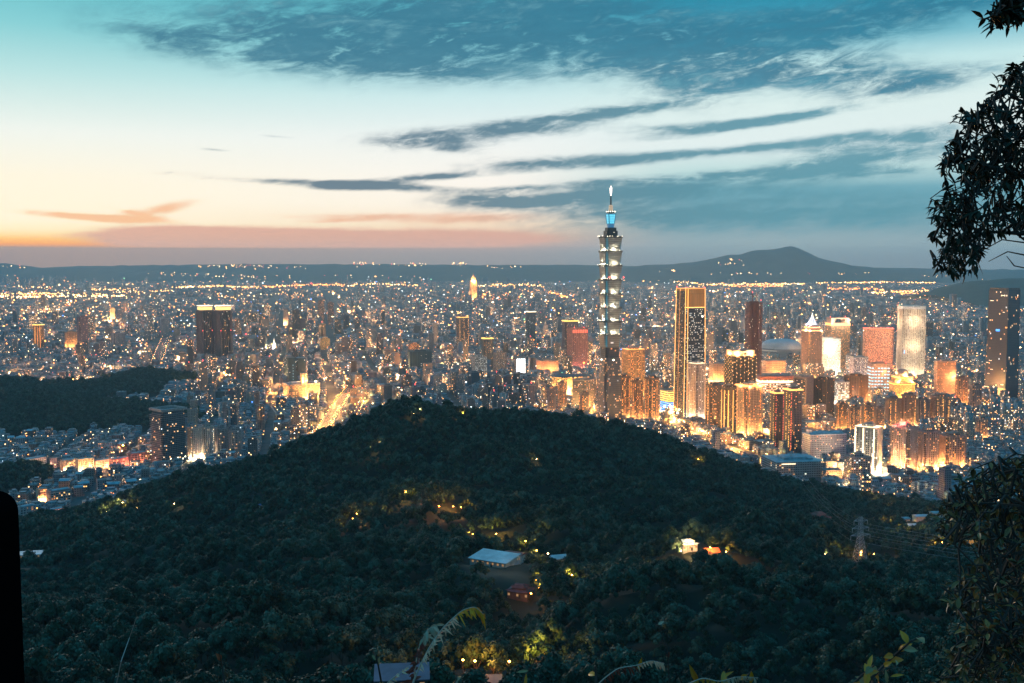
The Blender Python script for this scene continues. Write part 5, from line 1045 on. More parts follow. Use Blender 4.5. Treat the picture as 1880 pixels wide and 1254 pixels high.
# hill-top hamlets on the far plateau, lamps set on its brow
for px, py, n, sp in ((395,487,10,14),(440,486,16,12),(480,487,14,10),(540,488,10,12),(662,481,14,6),(720,484,8,14),(770,483,14,10),(845,482,14,6),(920,488,10,20),(1340,482,8,10),(1345,475,6,5),(30,487,6,14),(350,502,16,24),(430,505,18,26),(620,505,14,40),(1380,500,14,26),(1230,495,8,20),(1560,500,12,30),(1690,505,10,20),(300,500,10,20)):
    for i in range(n):
        q = at(px + rr.normal()*sp*1.3, py + abs(rr.normal())*2.5, 17900 if 1180 > px or px > 1640 else 16700); put(q.x, q.y, q.z, .13 + .2*rr.rand()**2, 2 if rr.rand() < .4 else (0 if rr.rand() < .7 else 4))
A = np.array(P_); n = len(A); D = np.array([(1,0,0),(0,1,0),(-1,0,0),(0,-1,0),(0,0,1),(0,0,-1)], float)
V = A[:, None, :3] + D[None]*A[:, None, 3:4]; T8 = np.array([[0,1,4],[1,2,4],[2,3,4],[3,0,4],[1,0,5],[2,1,5],[3,2,5],[0,3,5]])
tag(npmesh('city_lights', V.reshape(-1, 3), (np.arange(n)[:, None, None]*6 + T8[None]).reshape(-1, 3), LM, mi=np.repeat(A[:, 4].astype(int), 8)), 'countless warm and white points of light over the evening city', 'lights', kind='stuff')

# street lamps: post, arm and glowing head
lamp_head = emit('street_lamp_head', (1,.40,.08), 40); lamp_head2 = emit('street_lamp_head_cream', (1,.60,.25), 40)
def make_lamp(head):
    r = MB().bar((0, 0, 0), (0, 0, 9), .12, n=6, r2=.08).bar((0, 0, 9), (1.6, 0, 9.4), .07).build('street_lamp', M['dark_metal'])
    MB().prism(rect(1.1, .5, 1.9, 0), 9.2, 9.4, top=rect(.8, .35, 1.9, 0), bottom=True).octa((1.9, 0, 9.15), .62, rz=.35).build('lamp_head', head, r); return r
proto = [make_lamp(lamp_head), make_lamp(lamp_head2)]; used = set()
def place_lamp(x, y, z, ang, label, group, which=0):
    src = proto[which]
    if which in used:
        c = src.copy(); COL.objects.link(c)
        for ch in src.children: k = ch.copy(); COL.objects.link(k); k.parent = c
    else: c = src; used.add(which)
    c.location = (x, y, z); c.rotation_euler = (0, 0, ang); tag(c, label, 'street lamp', group); return c
for x, y, z, nrm in STREET_LAMPS: place_lamp(x, y, z, math.atan2(nrm[1], nrm[0]), 'street lamp with a warm glowing head in the rows along the avenues', 'street lamps along the avenues', 1 if rr.rand() < .35 else 0)

# cars with headlights on along the avenues
cm = [plain('car_paint', (.25,.25,.27), .3, .3), M['dark_metal'], emit('headlight_glow', (1,.66,.30), 22), emit('tail_light_glow', (1,.06,.03), 8)]
m = MB(); m.prism(rect(1.8, 4.4), .35, .9, 0, bottom=True).prism(rect(1.65, 2.5, 0, .25), .9, 1.45, 1, top=rect(1.3, 1.7, 0, .3), capmi=0)
for sx in (-.8, .8):
    for sy in (-1.4, 1.4): m.bar((sx - .1, sy, .33), (sx + .1, sy, .33), .33, 1, 8)
    m.box(sx*.78, -2.25, .5, .45, .14, .25, 0, 2, True); m.box(sx*.78, 2.25, .55, .45, .12, .2, 0, 3, True)
car0 = m.build('car', cm); first = True; nc = 0
for Q, nrm, w, gap in ((*AV, 26, 10), (*AV2, 10, 20), (*AV3, 36, 26), (*AV4, 30, 20)):
    for i in range(len(Q) - 1):
        t = (Q[i+1] - Q[i]); L = t.length; a = math.atan2(t.y, t.x) + math.pi/2
        for k in range(int(L/gap) + 1):
            for s in (-1, 1):
                if rr.rand() < .62 and nc < 290:
                    c = car0 if first else car0.copy()
                    if not first: COL.objects.link(c)
                    first = False; nc += 1; p = Q[i] + t*((k + rr.rand()*.7)*gap/L) + nrm[i]*s*(2.2 + 3.6*rr.randint(0, max(1, int(w/8))))
                    c.location = (p.x, p.y, .06); c.rotation_euler = (0, 0, a if s > 0 else a + math.pi); tag(c, 'small car with its lights on in the traffic of the lit avenues', 'car', 'cars on the lit avenues')
# shop fronts glow along the avenues; the wide pools of light in the bright quarters
for px, py, wt, z in ((440,693,3.0,14),(470,690,2.5,14),(360,722,1.0,12),(1085,705,.6,10),(960,700,.6,10),(1235,775,.35,8),(1520,745,.6,10),(1610,748,.6,10),(1690,745,.6,10),(1280,796,.25,9),(1340,822,.25,9),(1400,845,.25,9),(1545,868,.25,8),(1650,872,.25,8),(90,632,5,16),(200,596,6,20),(100,577,8,20),(640,578,8,20),(880,705,.6,10),(20,690,1,10),(90,870,.03,8),(170,872,.05,8),(260,868,.03,8),(540,750,.5,10),(1765,700,.8,12)):
    g = gp(px, py); lamp('floodlight', (g.x, g.y, z), wt*9e5, (1,.42,.11), 2.0)

# added fill lamps that warm the bright office district and the avenues
for i in range(190):
    px, py = (rr.uniform(1000, 1790), rr.uniform(690, 800)) if i < 140 else (rr.uniform(380, 760), rr.uniform(640, 800)); g = gp(px, py)
    if ground_h(g.x, g.y) < 1 and clear(np.array([g.x]), np.array([g.y]), -4)[0]: lamp('street_fill_light', (g.x, g.y, 9), 2.2e5*(1 if i < 140 else .7), (1,.40,.09), 1.0)
for Q, nrm, w, st_ in ((*AV, 26, 4), (*AV2, 10, 14), (*AV4, 30, 4)):
    for i in range(0, len(Q), st_): lamp('street_fill_light', (Q[i].x, Q[i].y, 10), 3.2e5, (1,.42,.09), 1.0)

for i in range(260):  # added unseen fill lamps over the low roofs, warming the mid-city
    g = gp(rr.uniform(0, 1800), 525 + 190*rr.rand()**.8)
    if g.y < 2300 or ground_h(g.x, g.y) > 1 or not clear(np.array([g.x]), np.array([g.y]), -6)[0]: continue
    lamp('street_fill_light', (g.x, g.y, 24), 1.8e5*(g.y/2500)**1.55*rr.uniform(.3, 1.3), (1,.44,.16), 1.5)
# ------------------------------------------------------------------ clearings in the woods: photo px of roofs and lights, depth, radius kept clear
def on_hill(px, py, lift=3.0):
    """The hillside point seen LIFT metres under a photo pixel's ray."""
    d = ray(px, py); lo = None
    ts = np.arange(200, 1900, 4.0); X = d.x/d.y*ts; Z = H + d.z/d.y*ts; g = ground_h(X, ts) + lift
    k = np.where(Z < g)[0]; i = k[0] if len(k) else len(ts) - 1
    return Vector((X[i], ts[i], ground_h(X[i], ts[i]).item() if hasattr(ground_h(X[i], ts[i]), 'item') else float(ground_h(X[i], ts[i]))))
SP = {k: on_hill(*v) for k, v in dict(big_shed=(908,1024,4), annexe=(945,1015,4), white_hut=(1025,1030,3), plum_temple=(955,1088,4), red_temple=(1503,950,6), blue_hut=(1524,965,4), lane_house=(232,922,4), low_roof=(52,1016,4), white_temple=(1263,1003,4), amber_hut=(1305,1014,3), bottom_a=(738,1246,4), bottom_b=(800,1243,4), bottom_c=(865,1244,4), bottom_d=(905,1240,4), pylon=(1578,1050,0), yard=(830,936,1), far_yard=(1600,1022,1), row_a=(1655,955,3), row_b=(1690,950,3), row_c=(1722,946,3), row_d=(1672,968,3), row_e=(1745,960,3), glow_a=(1690,918,1), glow_b=(1780,998,2), blue_tent=(482,927,3)).items()}
LAMP_PX = [(655,948,.5,0),(648,960,.35,0),(745,908,.45,2),(757,905,.3,2),(772,936,.2,4),(806,935,.4,0),(832,934,.9,0),(846,938,.6,0),(868,988,.45,2),(911,990,.5,2),(965,1003,.45,2),(985,1017,.2,2),(1006,1027,.12,1),(1040,1040,.2,1),(985,1075,.3,2),(990,1090,.3,0),(975,1100,.2,0),(1050,1062,.3,2),(987,1212,.8,2),(990,1230,.6,2),(872,1236,.9,5),(850,1234,.6,0),(935,1236,.12,0),(1262,1000,.3,1),(1272,1006,.22,1),(1304,1012,.7,0),(1333,1024,.4,0),(1250,1022,.4,1),(1535,1014,.5,2),(1515,1026,.35,1),(1580,1024,.5,0),(1604,1022,.7,0),(1560,895,.5,1),(1585,902,.6,1),(1600,915,.7,0),(1612,925,.7,0),(1665,898,.5,1),(1668,905,.5,1),(1710,902,.5,1),(1660,918,1.1,0),(1672,916,1.1,0),(1690,918,1.15,1),(1705,916,1.1,0),(1656,932,.5,0),(1620,968,1.1,0),(1645,965,1.1,0),(1658,972,1.1,0),(1665,985,1.0,1),(1730,1002,1.15,0),(1755,996,1.1,0),(1775,990,1.15,0),(1800,985,1.15,0),(1700,975,.4,1),(1640,990,.4,1),(225,780,3.0,5),(258,796,1.6,5),(214,790,.4,1),(214,756,.3,2),(246,757,.4,2),(222,770,.35,1),(196,943,.9,1),(236,931,.6,0),(225,926,.6,1),(252,938,.3,1),(312,792,.3,1),(320,928,.25,1),(695,826,.3,1),(850,763,.35,0),(985,848,.25,1),(760,762,.35,1),(772,760,.35,1),(1282,846,.5,0),(1022,770,.35,0),(1105,790,.3,0),(700,945,.15,1)]
CLEAR_SPOTS = [(SP['big_shed'],19),(SP['big_shed'] - Vector((-4, 16, 0)),17),(SP['annexe'],9),(SP['white_hut'],7),(SP['plum_temple'],8),(SP['red_temple'],15),(SP['blue_hut'],10),(SP['lane_house'],12),(SP['low_roof'],14),(SP['white_temple'],9),(SP['amber_hut'],8),(SP['bottom_a'],13),(SP['bottom_b'],11),(SP['bottom_c'],11),(SP['bottom_d'],8),(SP['pylon'],7),(SP['yard'],7),(SP['far_yard'],12),(SP['row_a'],13),(SP['row_b'],12),(SP['row_c'],12),(SP['row_d'],10),(SP['row_e'],12),(SP['glow_a'],12),(SP['glow_b'],14)]
LAMPS_ON_HILL = []
for px, py, k, c in LAMP_PX:
    q = on_hill(px, py, 6.0) if py < 1200 else on_hill(px, py, 4.0); LAMPS_ON_HILL.append((q, k, c))
    if k >= .4: CLEAR_SPOTS.append((q, 5.0))
# ------------------------------------------------------------------ the woods
fo, fnt, fb = newmat('broadleaf_foliage'); _g = fnt.nodes.new('ShaderNodeNewGeometry'); _oi = fnt.nodes.new('ShaderNodeObjectInfo')
_nf = nz(fnt, _g.outputs['Position'], .035, 3, .6); _nf2 = nz(fnt, _g.outputs['Position'], .35, 3, .6); _r = S(fnt, _g.outputs['Random Per Island'])
_c = mixc(fnt, _nf.smooth(.35, .65), (.012, .050, .032), (.028, .074, .042)); _c = mixc(fnt, _nf2.smooth(.42, .68)*.8, _c, (.038, .062, .030)); _nt = nz(fnt, _g.outputs['Position'], .11, 2, .5); _c = mixc(fnt, _nt.smooth(.54, .62), _c, (.066, .135, .095)); _c = mixc(fnt, _nt.smooth(.46, .38)*.8, _c, (.006, .018, .010)); _c = mixc(fnt, _r*.45, _c, (.006, .020, .010))
setin(fnt, fb, 'Base Color', _c); setin(fnt, fb, 'Roughness', .55); setin(fnt, fb, 'Specular IOR Level', .15)
bark = plain('bark', (.05,.038,.028), .9, scale=3)
def crown_mesh(seed, nleaf, size, lobes=8, rad=3.9, hh=6.2):
    """A domed crown of leafy lobes: leaf-cluster faces lie over each lobe, with open hollows between the lobes."""
    r = np.random.RandomState(seed); L = [(r.uniform(-.5, .5), r.uniform(-.5, .5), hh + 2.2, rad*.5)]
    for i in range(lobes):
        a = i*2.4 + r.rand()*.8; t = (i + .6)/lobes; d = rad*(.30 + .56*t)*r.uniform(.85, 1.1)
        L.append((math.cos(a)*d, math.sin(a)*d, hh + 1.9 - 3.4*t*t + r.uniform(-.7, .5), rad*r.uniform(.30, .46)))
    wgt = np.array([l[3]**2 for l in L]); wgt /= wgt.sum(); V, Fq = [], []
    for li in r.choice(len(L), nleaf, p=wgt):
        lx, ly, lz, lr = L[li]; v = r.normal(size=3); v[2] = abs(v[2])*1.15 - .35; v /= np.linalg.norm(v); q = lr*(.86 + .24*r.rand())
        c = np.array([lx + v[0]*q, ly + v[1]*q, lz + v[2]*q*.92]); nrm = v + r.normal(size=3)*.28; nrm /= np.linalg.norm(nrm)
        t = np.cross(nrm, r.normal(size=3)); t /= np.linalg.norm(t); b = np.cross(nrm, t); s = size*r.uniform(.5, 1.3); s2 = s*r.uniform(.5, .85)
        i = len(V); V += [c - t*s, c - b*s2, c + t*s - nrm*s*.3, c + b*s2]; Fq.append((i, i+1, i+2, i+3))
    for lx, ly, lz, lr in L:
        for a in range(6):
            i = len(V); a0, a1 = a/6*6.28, (a + 1)/6*6.28; q = lr*.8
            V += [np.array([lx, ly, lz + q*.85]), np.array([lx + math.cos(a0)*q, ly + math.sin(a0)*q, lz]), np.array([lx, ly, lz - q*1.2]), np.array([lx + math.cos(a1)*q, ly + math.sin(a1)*q, lz])]; Fq.append((i, i+1, i+2, i+3))
    return np.array(V), np.array(Fq)
def trunk_mb(seed, hh=5.0):
    r = random.Random(seed); m = MB(); m.bar((0, 0, -1.5), (.1, .1, hh*.6), .24, n=6, r2=.16)
    for k in range(4):
        a = k*1.57 + r.random(); m.bar((.1, .1, hh*.5), (math.cos(a)*1.6, math.sin(a)*1.6, hh*.95), .13, n=5, r2=.05)
    return m
KINDS_N = 5; near_pr, far_pr = [], []
for k in range(KINDS_N):
    V, Fq = crown_mesh(100 + k, 620, .40, 7 + k % 4, 3.7 + .35*(k % 3), 6.2 + .6*(k % 2)); near_pr.append((V, Fq))
    V, Fq = crown_mesh(200 + k, 230, .62, 7 + k % 3, 3.8 + .3*(k % 3), 6.2); far_pr.append((V, Fq))
CLEARINGS = [(x.x, x.y, r) for x, r in CLEAR_SPOTS]
def trees_at(step, y0, y1, half, seed, hmin=1.0):
    r = np.random.RandomState(seed); Yg = np.arange(y0, y1, step); Xg = np.arange(-half, half, step); X, Y = np.meshgrid(Xg, Yg); X = X.ravel() + r.uniform(-.48, .48, X.size)*step; Y = Y.ravel() + r.uniform(-.48, .48, Y.size)*step
    ok = (np.abs(X) < Y*.515 + 30); X, Y = X[ok], Y[ok]
    return X, Y
def clear_of(X, Y):
    ok = np.ones(len(X), bool)
    for x, y, rad in CLEARINGS: ok &= ~((np.abs(X - x) < rad*1.05) & (Y - y < rad*1.05) & (Y - y > -rad - 8.5*y/max(40.0, H - float(ground_h(x, y)))))
    return ok
rf = np.random.RandomState(5)
X1, Y1 = trees_at(6.6, 285, 760, 480, 61); X2, Y2 = trees_at(7.4, 760, 1700, 900, 62)
X = np.concatenate([X1, X2]); Y = np.concatenate([Y1, Y2]); hz = hill_h(X, Y); ok = (hz > 1.0) & clear_of(X, Y) & clear(X, Y, 3) if False else (hz > 1.0) & clear_of(X, Y)
for fx, fy, fr in FOOT: ok &= (X - fx)**2 + (Y - fy)**2 > (fr + 3)**2
X, Y, hz = X[ok], Y[ok], hz[ok]
X3, Y3 = trees_at(8.0, 1500, 3600, 2000, 63); k = (X3 < 420); X3, Y3 = X3[k], Y3[k]; h3 = bump_h(X3, Y3); k = (h3 > 1.5); X3, Y3, h3 = X3[k], Y3[k], h3[k]
# the nearest crowns stand as trees of their own
pxx, pyy = px_of(X, Y, hz + 6); inview = (pxx > 45) & (pxx < 1840) & (pyy < 1250); order = np.argsort(np.where(inview, Y, 9e9)); own = order[:290]; mask = np.ones(len(X), bool); mask[own] = False
def crown_obj(nm, V, Fq, parent=None):
    o = npmesh(nm, V, Fq, fo); o.parent = parent; return o
protos = []
for k in range(KINDS_N):
    t = trunk_mb(k).build('forest_tree', bark); crown_obj('crown', *near_pr[k], t); protos.append(t)
first = [True]*KINDS_N
for i in own:
    k = rf.randint(KINDS_N); src = protos[k]
    if first[k]: t = src; first[k] = False
    else:
        t = src.copy(); COL.objects.link(t)
        for ch in src.children: c = ch.copy(); COL.objects.link(c); c.parent = t
    s = .62 + .95*rf.rand()**2; t.location = (X[i], Y[i], hz[i] - .3); t.rotation_euler = (0, 0, rf.rand()*6.28); t.scale = (s, s, s*rf.uniform(.9, 1.2))
    tag(t, 'dark green broadleaf tree with a clumpy crown on the lower wooded slope', 'tree', 'trees of the lower wooded slope')
# everything further off is one wood, instanced on points
def wood(name, pts, scales, rots, kinds, meshes, label):
    """One object: its mesh is a set of points, geometry nodes put a crown on each."""
    me = bpy.data.meshes.new(name); me.vertices.add(len(pts)); me.vertices.foreach_set('co', np.ascontiguousarray(pts, dtype=np.float32).ravel())
    for nm, ty, dat in (('sc', 'FLOAT', scales), ('ro', 'FLOAT', rots), ('ki', 'INT', kinds)):
        a = me.attributes.new(nm, ty, 'POINT'); a.data.foreach_set('value', np.ascontiguousarray(dat, dtype=(np.int32 if ty == 'INT' else np.float32)))
    o = bpy.data.objects.new(name, me); COL.objects.link(o)
    ng = bpy.data.node_groups.new(name + '_nodes', 'GeometryNodeTree'); ng.interface.new_socket('Geometry', in_out='INPUT', socket_type='NodeSocketGeometry'); ng.interface.new_socket('Geometry', in_out='OUTPUT', socket_type='NodeSocketGeometry')
    N_ = ng.nodes.new; Lk = ng.links.new; gi = N_('NodeGroupInput'); go = N_('NodeGroupOutput'); g2i = N_('GeometryNodeGeometryToInstance')
    for src in reversed(meshes):
        oi = N_('GeometryNodeObjectInfo'); oi.inputs['Object'].default_value = src; oi.transform_space = 'ORIGINAL'; Lk(oi.outputs['Geometry'], g2i.inputs[0])
    iop = N_('GeometryNodeInstanceOnPoints'); Lk(gi.outputs[0], iop.inputs['Points']); Lk(g2i.outputs[0], iop.inputs['Instance']); iop.inputs['Pick Instance'].default_value = True
    def attr(nm, ty):
        n = N_('GeometryNodeInputNamedAttribute'); n.data_type = ty; n.inputs[0].default_value = nm; return [q for q in n.outputs if q.enabled and q.name == 'Attribute'][0]
    Lk(attr('ki', 'INT'), iop.inputs['Instance Index']); cx = N_('ShaderNodeCombineXYZ'); Lk(attr('ro', 'FLOAT'), cx.inputs[2]); e2r = N_('FunctionNodeEulerToRotation'); Lk(cx.outputs[0], e2r.inputs[0]); Lk(e2r.outputs[0], iop.inputs['Rotation']); Lk(attr('sc', 'FLOAT'), iop.inputs['Scale'])
    Lk(iop.outputs[0], go.inputs[0]); md = o.modifiers.new('wood', 'NODES'); md.node_group = ng
    return tag(o, label, 'wood', kind='stuff')
XX, YY, ZZ = X[mask], Y[mask], hz[mask]; nr = YY < 820
near_src = [t.children[0] for t in protos]
wood('forest', np.stack([XX[nr], YY[nr], ZZ[nr] - .3], 1), (.62 + .95*rf.rand(nr.sum())**2), rf.rand(nr.sum())*6.28, rf.randint(0, KINDS_N, nr.sum()), near_src, 'dense dark evergreen wood covering the ridge and valley')
# further crowns use coarser leaf clumps: five real trees on the far brow give their shape
fp = []
bi = np.where(~nr)[0]; pk = rf.choice(bi, KINDS_N, replace=False)
for k in range(KINDS_N):
    t = trunk_mb(30 + k).build('forest_tree', bark); c = crown_obj('crown', *far_pr[k], t); fp.append(c); j = pk[k]; t.location = (XX[j], YY[j], ZZ[j] - .3)
    tag(t, 'small dark tree crown in the wood high on the far ridge slope', 'tree', 'trees high on the ridge slope')
fr_ = ~nr; fr_[pk] = False
PX = np.concatenate([np.stack([XX[fr_], YY[fr_], ZZ[fr_] - .3], 1), np.stack([X3, Y3, h3 - .3], 1)]); n_ = len(PX)
sc_ = .68 + 1.0*rf.rand(n_)**2; sc_[fr_.sum():] *= 1.35; em_ = rf.rand(n_) < .04; sc_[em_] *= 1.35
wood('forest', PX, sc_, rf.rand(n_)*6.28, rf.randint(0, KINDS_N, n_), fp, 'dense dark wood over the far ridge and the knolls in the city')
print('TREES', nr.sum(), n_)
# ------------------------------------------------------------------ houses and temples in the valley
def house(name, label, key, w, d, hh, rz, wall, roofmat, kind='gable', cat='house', rise=2.2, over=1.0, dz=0.0):
    p = SP[key]; z = min(ground_h(p.x + a*w*.4, p.y + b_*d*.4).item() for a in (-1, 1) for b_ in (-1, 1)) ; r = empty(name, (p.x, p.y, z), rz); tag(r, label, cat)
    top = max(p.z - z, 0) + hh
    MB().box(0, 0, -1.0, w, d, top + 1.0).build('walls', wall, r)
    m = MB(); a, b_ = w/2 + over, d/2 + over
    if kind == 'gable':
        m.quad([(-a, -b_, top), (a, -b_, top), (a, 0, top + rise), (-a, 0, top + rise)]); m.quad([(a, b_, top), (-a, b_, top), (-a, 0, top + rise), (a, 0, top + rise)]); m.quad([(-a, b_, top), (-a, -b_, top), (-a, 0, top + rise)]); m.quad([(a, -b_, top), (a, b_, top), (a, 0, top + rise)]); m.quad([(-a, b_, top), (a, b_, top), (a, -b_, top), (-a, -b_, top)])
    elif kind == 'hip': m.prism(rect(2*a, 2*b_), top, top + rise, top=rect(2*a*.55, .8), bottom=True)
    elif kind == 'shed': m.quad([(-a, -b_, top), (a, -b_, top), (a, b_, top + rise), (-a, b_, top + rise)]); m.quad([(-a, -b_, top - .3), (-a, b_, top - .3), (a, b_, top - .3), (a, -b_, top - .3)]); m.prism(rect(2*a, 2*b_), top - .3, top, cap=False)
    elif kind == 'temple':   # two-tier roof with upswept corners
        for k, (s0, z0, z1) in enumerate(((1.0, 0, rise*.55), (.62, rise*.75, rise*1.5))):
            n = 10
            for side in range(4):
                c, sn = math.cos(side*math.pi/2), math.sin(side*math.pi/2); hw, hd = (a, b_) if side % 2 == 0 else (b_, a)
                for i in range(n):
                    u0, u1 = -1 + 2*i/n, -1 + 2*(i + 1)/n
                    def pt(u, inner): x, y = u*hw*s0*(.55 if inner else 1), -hd*s0*(.4 if inner else 1); zz = top + (z1 if inner else z0 + .8*abs(u)**3); return (x*c - y*sn, x*sn + y*c, zz)
                    m.quad([pt(u0, 0), pt(u1, 0), pt(u1, 1), pt(u0, 1)])
            if k == 0: m.prism(rect(a*1.1, b_*.8), top + z1 - .2, top + rise*.8)
            m.quad([(-a*s0*.55, -b_*s0*.4, top + z1), (a*s0*.55, -b_*s0*.4, top + z1), (a*s0*.55, b_*s0*.4, top + z1), (-a*s0*.55, b_*s0*.4, top + z1)])
        m.bar((-a*.36, 0, top + rise*1.5), (a*.36, 0, top + rise*1.5), .3)
    m.build('roof', roofmat, r)
    wm = MB(); n = max(2, int(w/3.2))
    for i in range(n): wm.box((-.42 + .84*i/(n - 1))*w, -d/2 - .03, top - 2.4, 1.2, .1, 1.3, bottom=True)
    
    wm.build('windows', HOUSE_WIN, r)
    MB().box(w*.1, -d/2 - .04, top - hh, 1.1, .12, 2.1, bottom=True).build('door', M['dark_metal'], r)
    return r, top
HOUSE_WIN = emit('house_window_glow', (1,.55,.22), .35, 'NONE')
house('long_shed', 'long pale metal-roofed hall in the wooded valley, the biggest roof there', 'big_shed', 25, 17, 4, -.5, M['pale'], M['pale_roof'], 'shed', 'hall', 1.4)
house('hall_annexe', 'low annexe with a red and blue roof beside the long pale hall', 'annexe', 12, 8, 3.4, -.45, M['pale'], M['red_roof'], 'gable', 'hall', 1.2)
house('white_hut', 'white hut lit by a lamp, past the annexe of the pale hall', 'white_hut', 9, 6, 3.0, .3, M['concrete'], M['pale_roof'], 'gable', 'hut')
house('plum_temple', 'temple with dark plum tiled roofs beside a lamp-lit lane', 'plum_temple', 12, 8, 3.6, -.4, plain('plum_walls', (.09,.06,.05), .85), plain('dull_plum_tiles', (.075,.045,.055), .85, 0, .3, .4), 'temple', 'temple', 2.2)
house('red_temple', 'large hillside temple with a red tiled upswept roof, by the pylon', 'red_temple', 19, 15, 6, .4, M['pinkstone'], M['red_roof'], 'temple', 'temple', 3.4)
house('blue_hut', 'small hut with a blue metal roof tucked under the red temple', 'blue_hut', 9, 8, 4, .5, M['concrete'], M['teal_roof'], 'gable', 'hut')
house('lane_house', 'pale flat-roofed house lit from inside at the edge of the wood', 'lane_house', 12, 9, 5, .5, M['pale'], M['pale_roof'], 'shed', 'house', .8)
house('low_shed', 'long low pale roof half hidden in trees by the black post', 'low_roof', 20, 9, 3.5, .25, M['pale'], M['pale_roof'], 'shed', 'shed', .8)
house('white_temple', 'small white temple glowing under floodlights on the wooded slope', 'white_temple', 10, 7, 4, .3, M['white'], M['pale_roof'], 'temple', 'temple', 1.8)
house('amber_hut', 'hut lit amber beside the small white temple', 'amber_hut', 8, 6, 3, .2, M['pale'], M['red_roof'], 'gable', 'hut')
house('roadside_house', 'house with a mauve metal roof at the very bottom of the view', 'bottom_a', 12, 7, 5.2, .1, M['ledge'], plain('mauve_metal_roof', (.13,.09,.13), .6, .1, .2, .3), 'shed', 'house', 1.0)
house('roadside_house', 'house with a slate-blue metal roof, second along the bottom lane', 'bottom_b', 6, 5, 4.4, .1, M['ledge'], plain('slate_blue_roof', (.08,.10,.13), .6), 'shed', 'house', 1.0)
house('roadside_house', 'house with an orange lit yard and orange-lit roof on the bottom lane', 'bottom_c', 7, 5, 2.8, -.1, M['pinkstone'], plain('orange_glow_roof', (.36,.20,.11), .7, .1, .2, .3), 'gable', 'house', 1.2)  # the yard's orange glow is put into this roof colour
house('roadside_house', 'small boxy house with a pale blue roof, last on the bottom lane', 'bottom_d', 4, 4, 2.6, 0, M['ledge'], plain('dull_blue_roof', (.05,.085,.10), .6), 'shed', 'house', .6)
for k, w, lb in (('row_a', 16, 'teal-roofed house first in the valley row'), ('row_b', 15, 'pale-roofed house in the middle of the valley row'), ('row_c', 16, 'teal-roofed house at the bushes end of the valley row'), ('row_d', 11, 'small pale-roofed house a step below the valley row'), ('row_e', 15, 'long house with bright lit front by the overhanging bushes')):
    house('row_house', lb, k, w, 9, 4.5, .15, M['pale'], M['teal_roof'] if k in ('row_a', 'row_c') else M['pale_roof'], 'gable', 'house', 1.3)
house('camp_tent', 'small blue tarpaulin shelter among the trees of the slope', 'blue_tent', 5, 4, 2.2, .6, M['concrete'], plain('blue_tarpaulin', (.06,.14,.32), .6), 'gable', 'shelter', 1.0)
# lamps along the lanes and yards of the hill, each with its own light
LC = [((1,.34,.05), 'amber'), ((1,.55,.22), 'cream'), ((1,.46,.06), 'yellow'), ((1,.9,.7), 'white'), ((1,.12,.06), 'red'), ((1,.30,.05), 'deep orange')]
post_proto = {}
for i, (q, k, c) in enumerate(LAMPS_ON_HILL):
    if c not in post_proto:
        r = MB().bar((0, 0, -1), (0, 0, 7.6), .09, n=6).build('lane_lamp', M['dark_metal']); MB().octa((0, 0, 7.9), .5, rz=.4).build('lamp_head', emit('lane_lamp_' + LC[c][1].replace('-', '_'), LC[c][0], 45 if c != 5 else 60), r); post_proto[c] = r
    else:
        s = post_proto[c]; r = s.copy(); COL.objects.link(r)
        for ch in list(s.children):
            if ch.type == 'MESH': k2 = ch.copy(); COL.objects.link(k2); k2.parent = r
    r.location = (q.x, q.y, q.z); sc = 1.0 if k < 1.2 else 3.6
    r.scale = (sc, sc, 1 if k < 1.2 else 2.4)
    tag(r, 'lane lamp with %s light among the trees of the wooded hill' % ('an ' + LC[c][1] if LC[c][1][0] == 'a' else 'a ' + LC[c][1]), 'lane lamp', '%s lamps on the wooded hill' % LC[c][1])
    lamp('lane_light', (q.x, q.y, q.z + 8.0*(1 if k < 1.2 else 2.4) + 1.6), 27000*k, LC[c][0], .35)

# ------------------------------------------------------------------ pylon and lines
def pylon(name, label, p, hh, rz, mat):
    r = empty(name, p, rz); tag(r, label, 'pylon'); m = MB(); b = hh*.115; wst = hh*.035
    def hw(z): return b + (wst - b)*min(1, z/(hh*.62)) if z < hh*.62 else wst*(1 - .35*(z - hh*.62)/(hh*.38))
    lv = [0, .12, .23, .33, .42, .50, .57, .62, .69, .76, .83, .90, .96]
    for a, c in zip(lv, lv[1:]):
        z0, z1 = a*hh, c*hh; h0, h1 = hw(z0), hw(z1); C0 = [(-h0, -h0, z0), (h0, -h0, z0), (h0, h0, z0), (-h0, h0, z0)]; C1 = [(-h1, -h1, z1), (h1, -h1, z1), (h1, h1, z1), (-h1, h1, z1)]
        for k in range(4):
            m.bar(C0[k], C1[k], .17); m.bar(C0[k], C1[(k + 1) % 4], .08); m.bar(C0[(k + 1) % 4], C1[k], .08); m.bar(C1[k], C1[(k + 1) % 4], .08)
    m.build('lattice', mat, r); tips = []
    for z, l in ((.62, .20), (.75, .17), (.88, .14)):
        am = MB(); im = MB(); zz = z*hh
        for s in (-1, 1):
            e = (s*l*hh, 0, zz + .6)
            for yy in (-wst, wst): am.bar((s*wst, yy, zz), e, .14); am.bar((s*wst, yy, zz + hh*.05), e, .14)
            im.bar(e, (e[0], 0, zz - 2.6), .16, n=6); tips.append(Vector((e[0], 0, zz - 2.6)))
        am.build('cross_arm', mat, r); im.build('insulators', M['pale'], r)
    return r, [Matrix.Translation(p) @ Matrix.Rotation(rz, 4, 'Z') @ t for t in tips]
pm = plain('galvanised_steel', (.36,.39,.42), .6, .3)
PP = SP['pylon']; dcol = (at(1578, 945, PP.y).z - PP.z)
r1, t1 = pylon('power_pylon', 'steel lattice power pylon standing in the wood by the red temple', PP, dcol, .3, pm)
P2 = gp(1452, 872); P2.z = 0; r2, t2 = pylon('power_pylon', 'smaller far power pylon by the low teal-roofed hall', P2, 40, .3, pm)
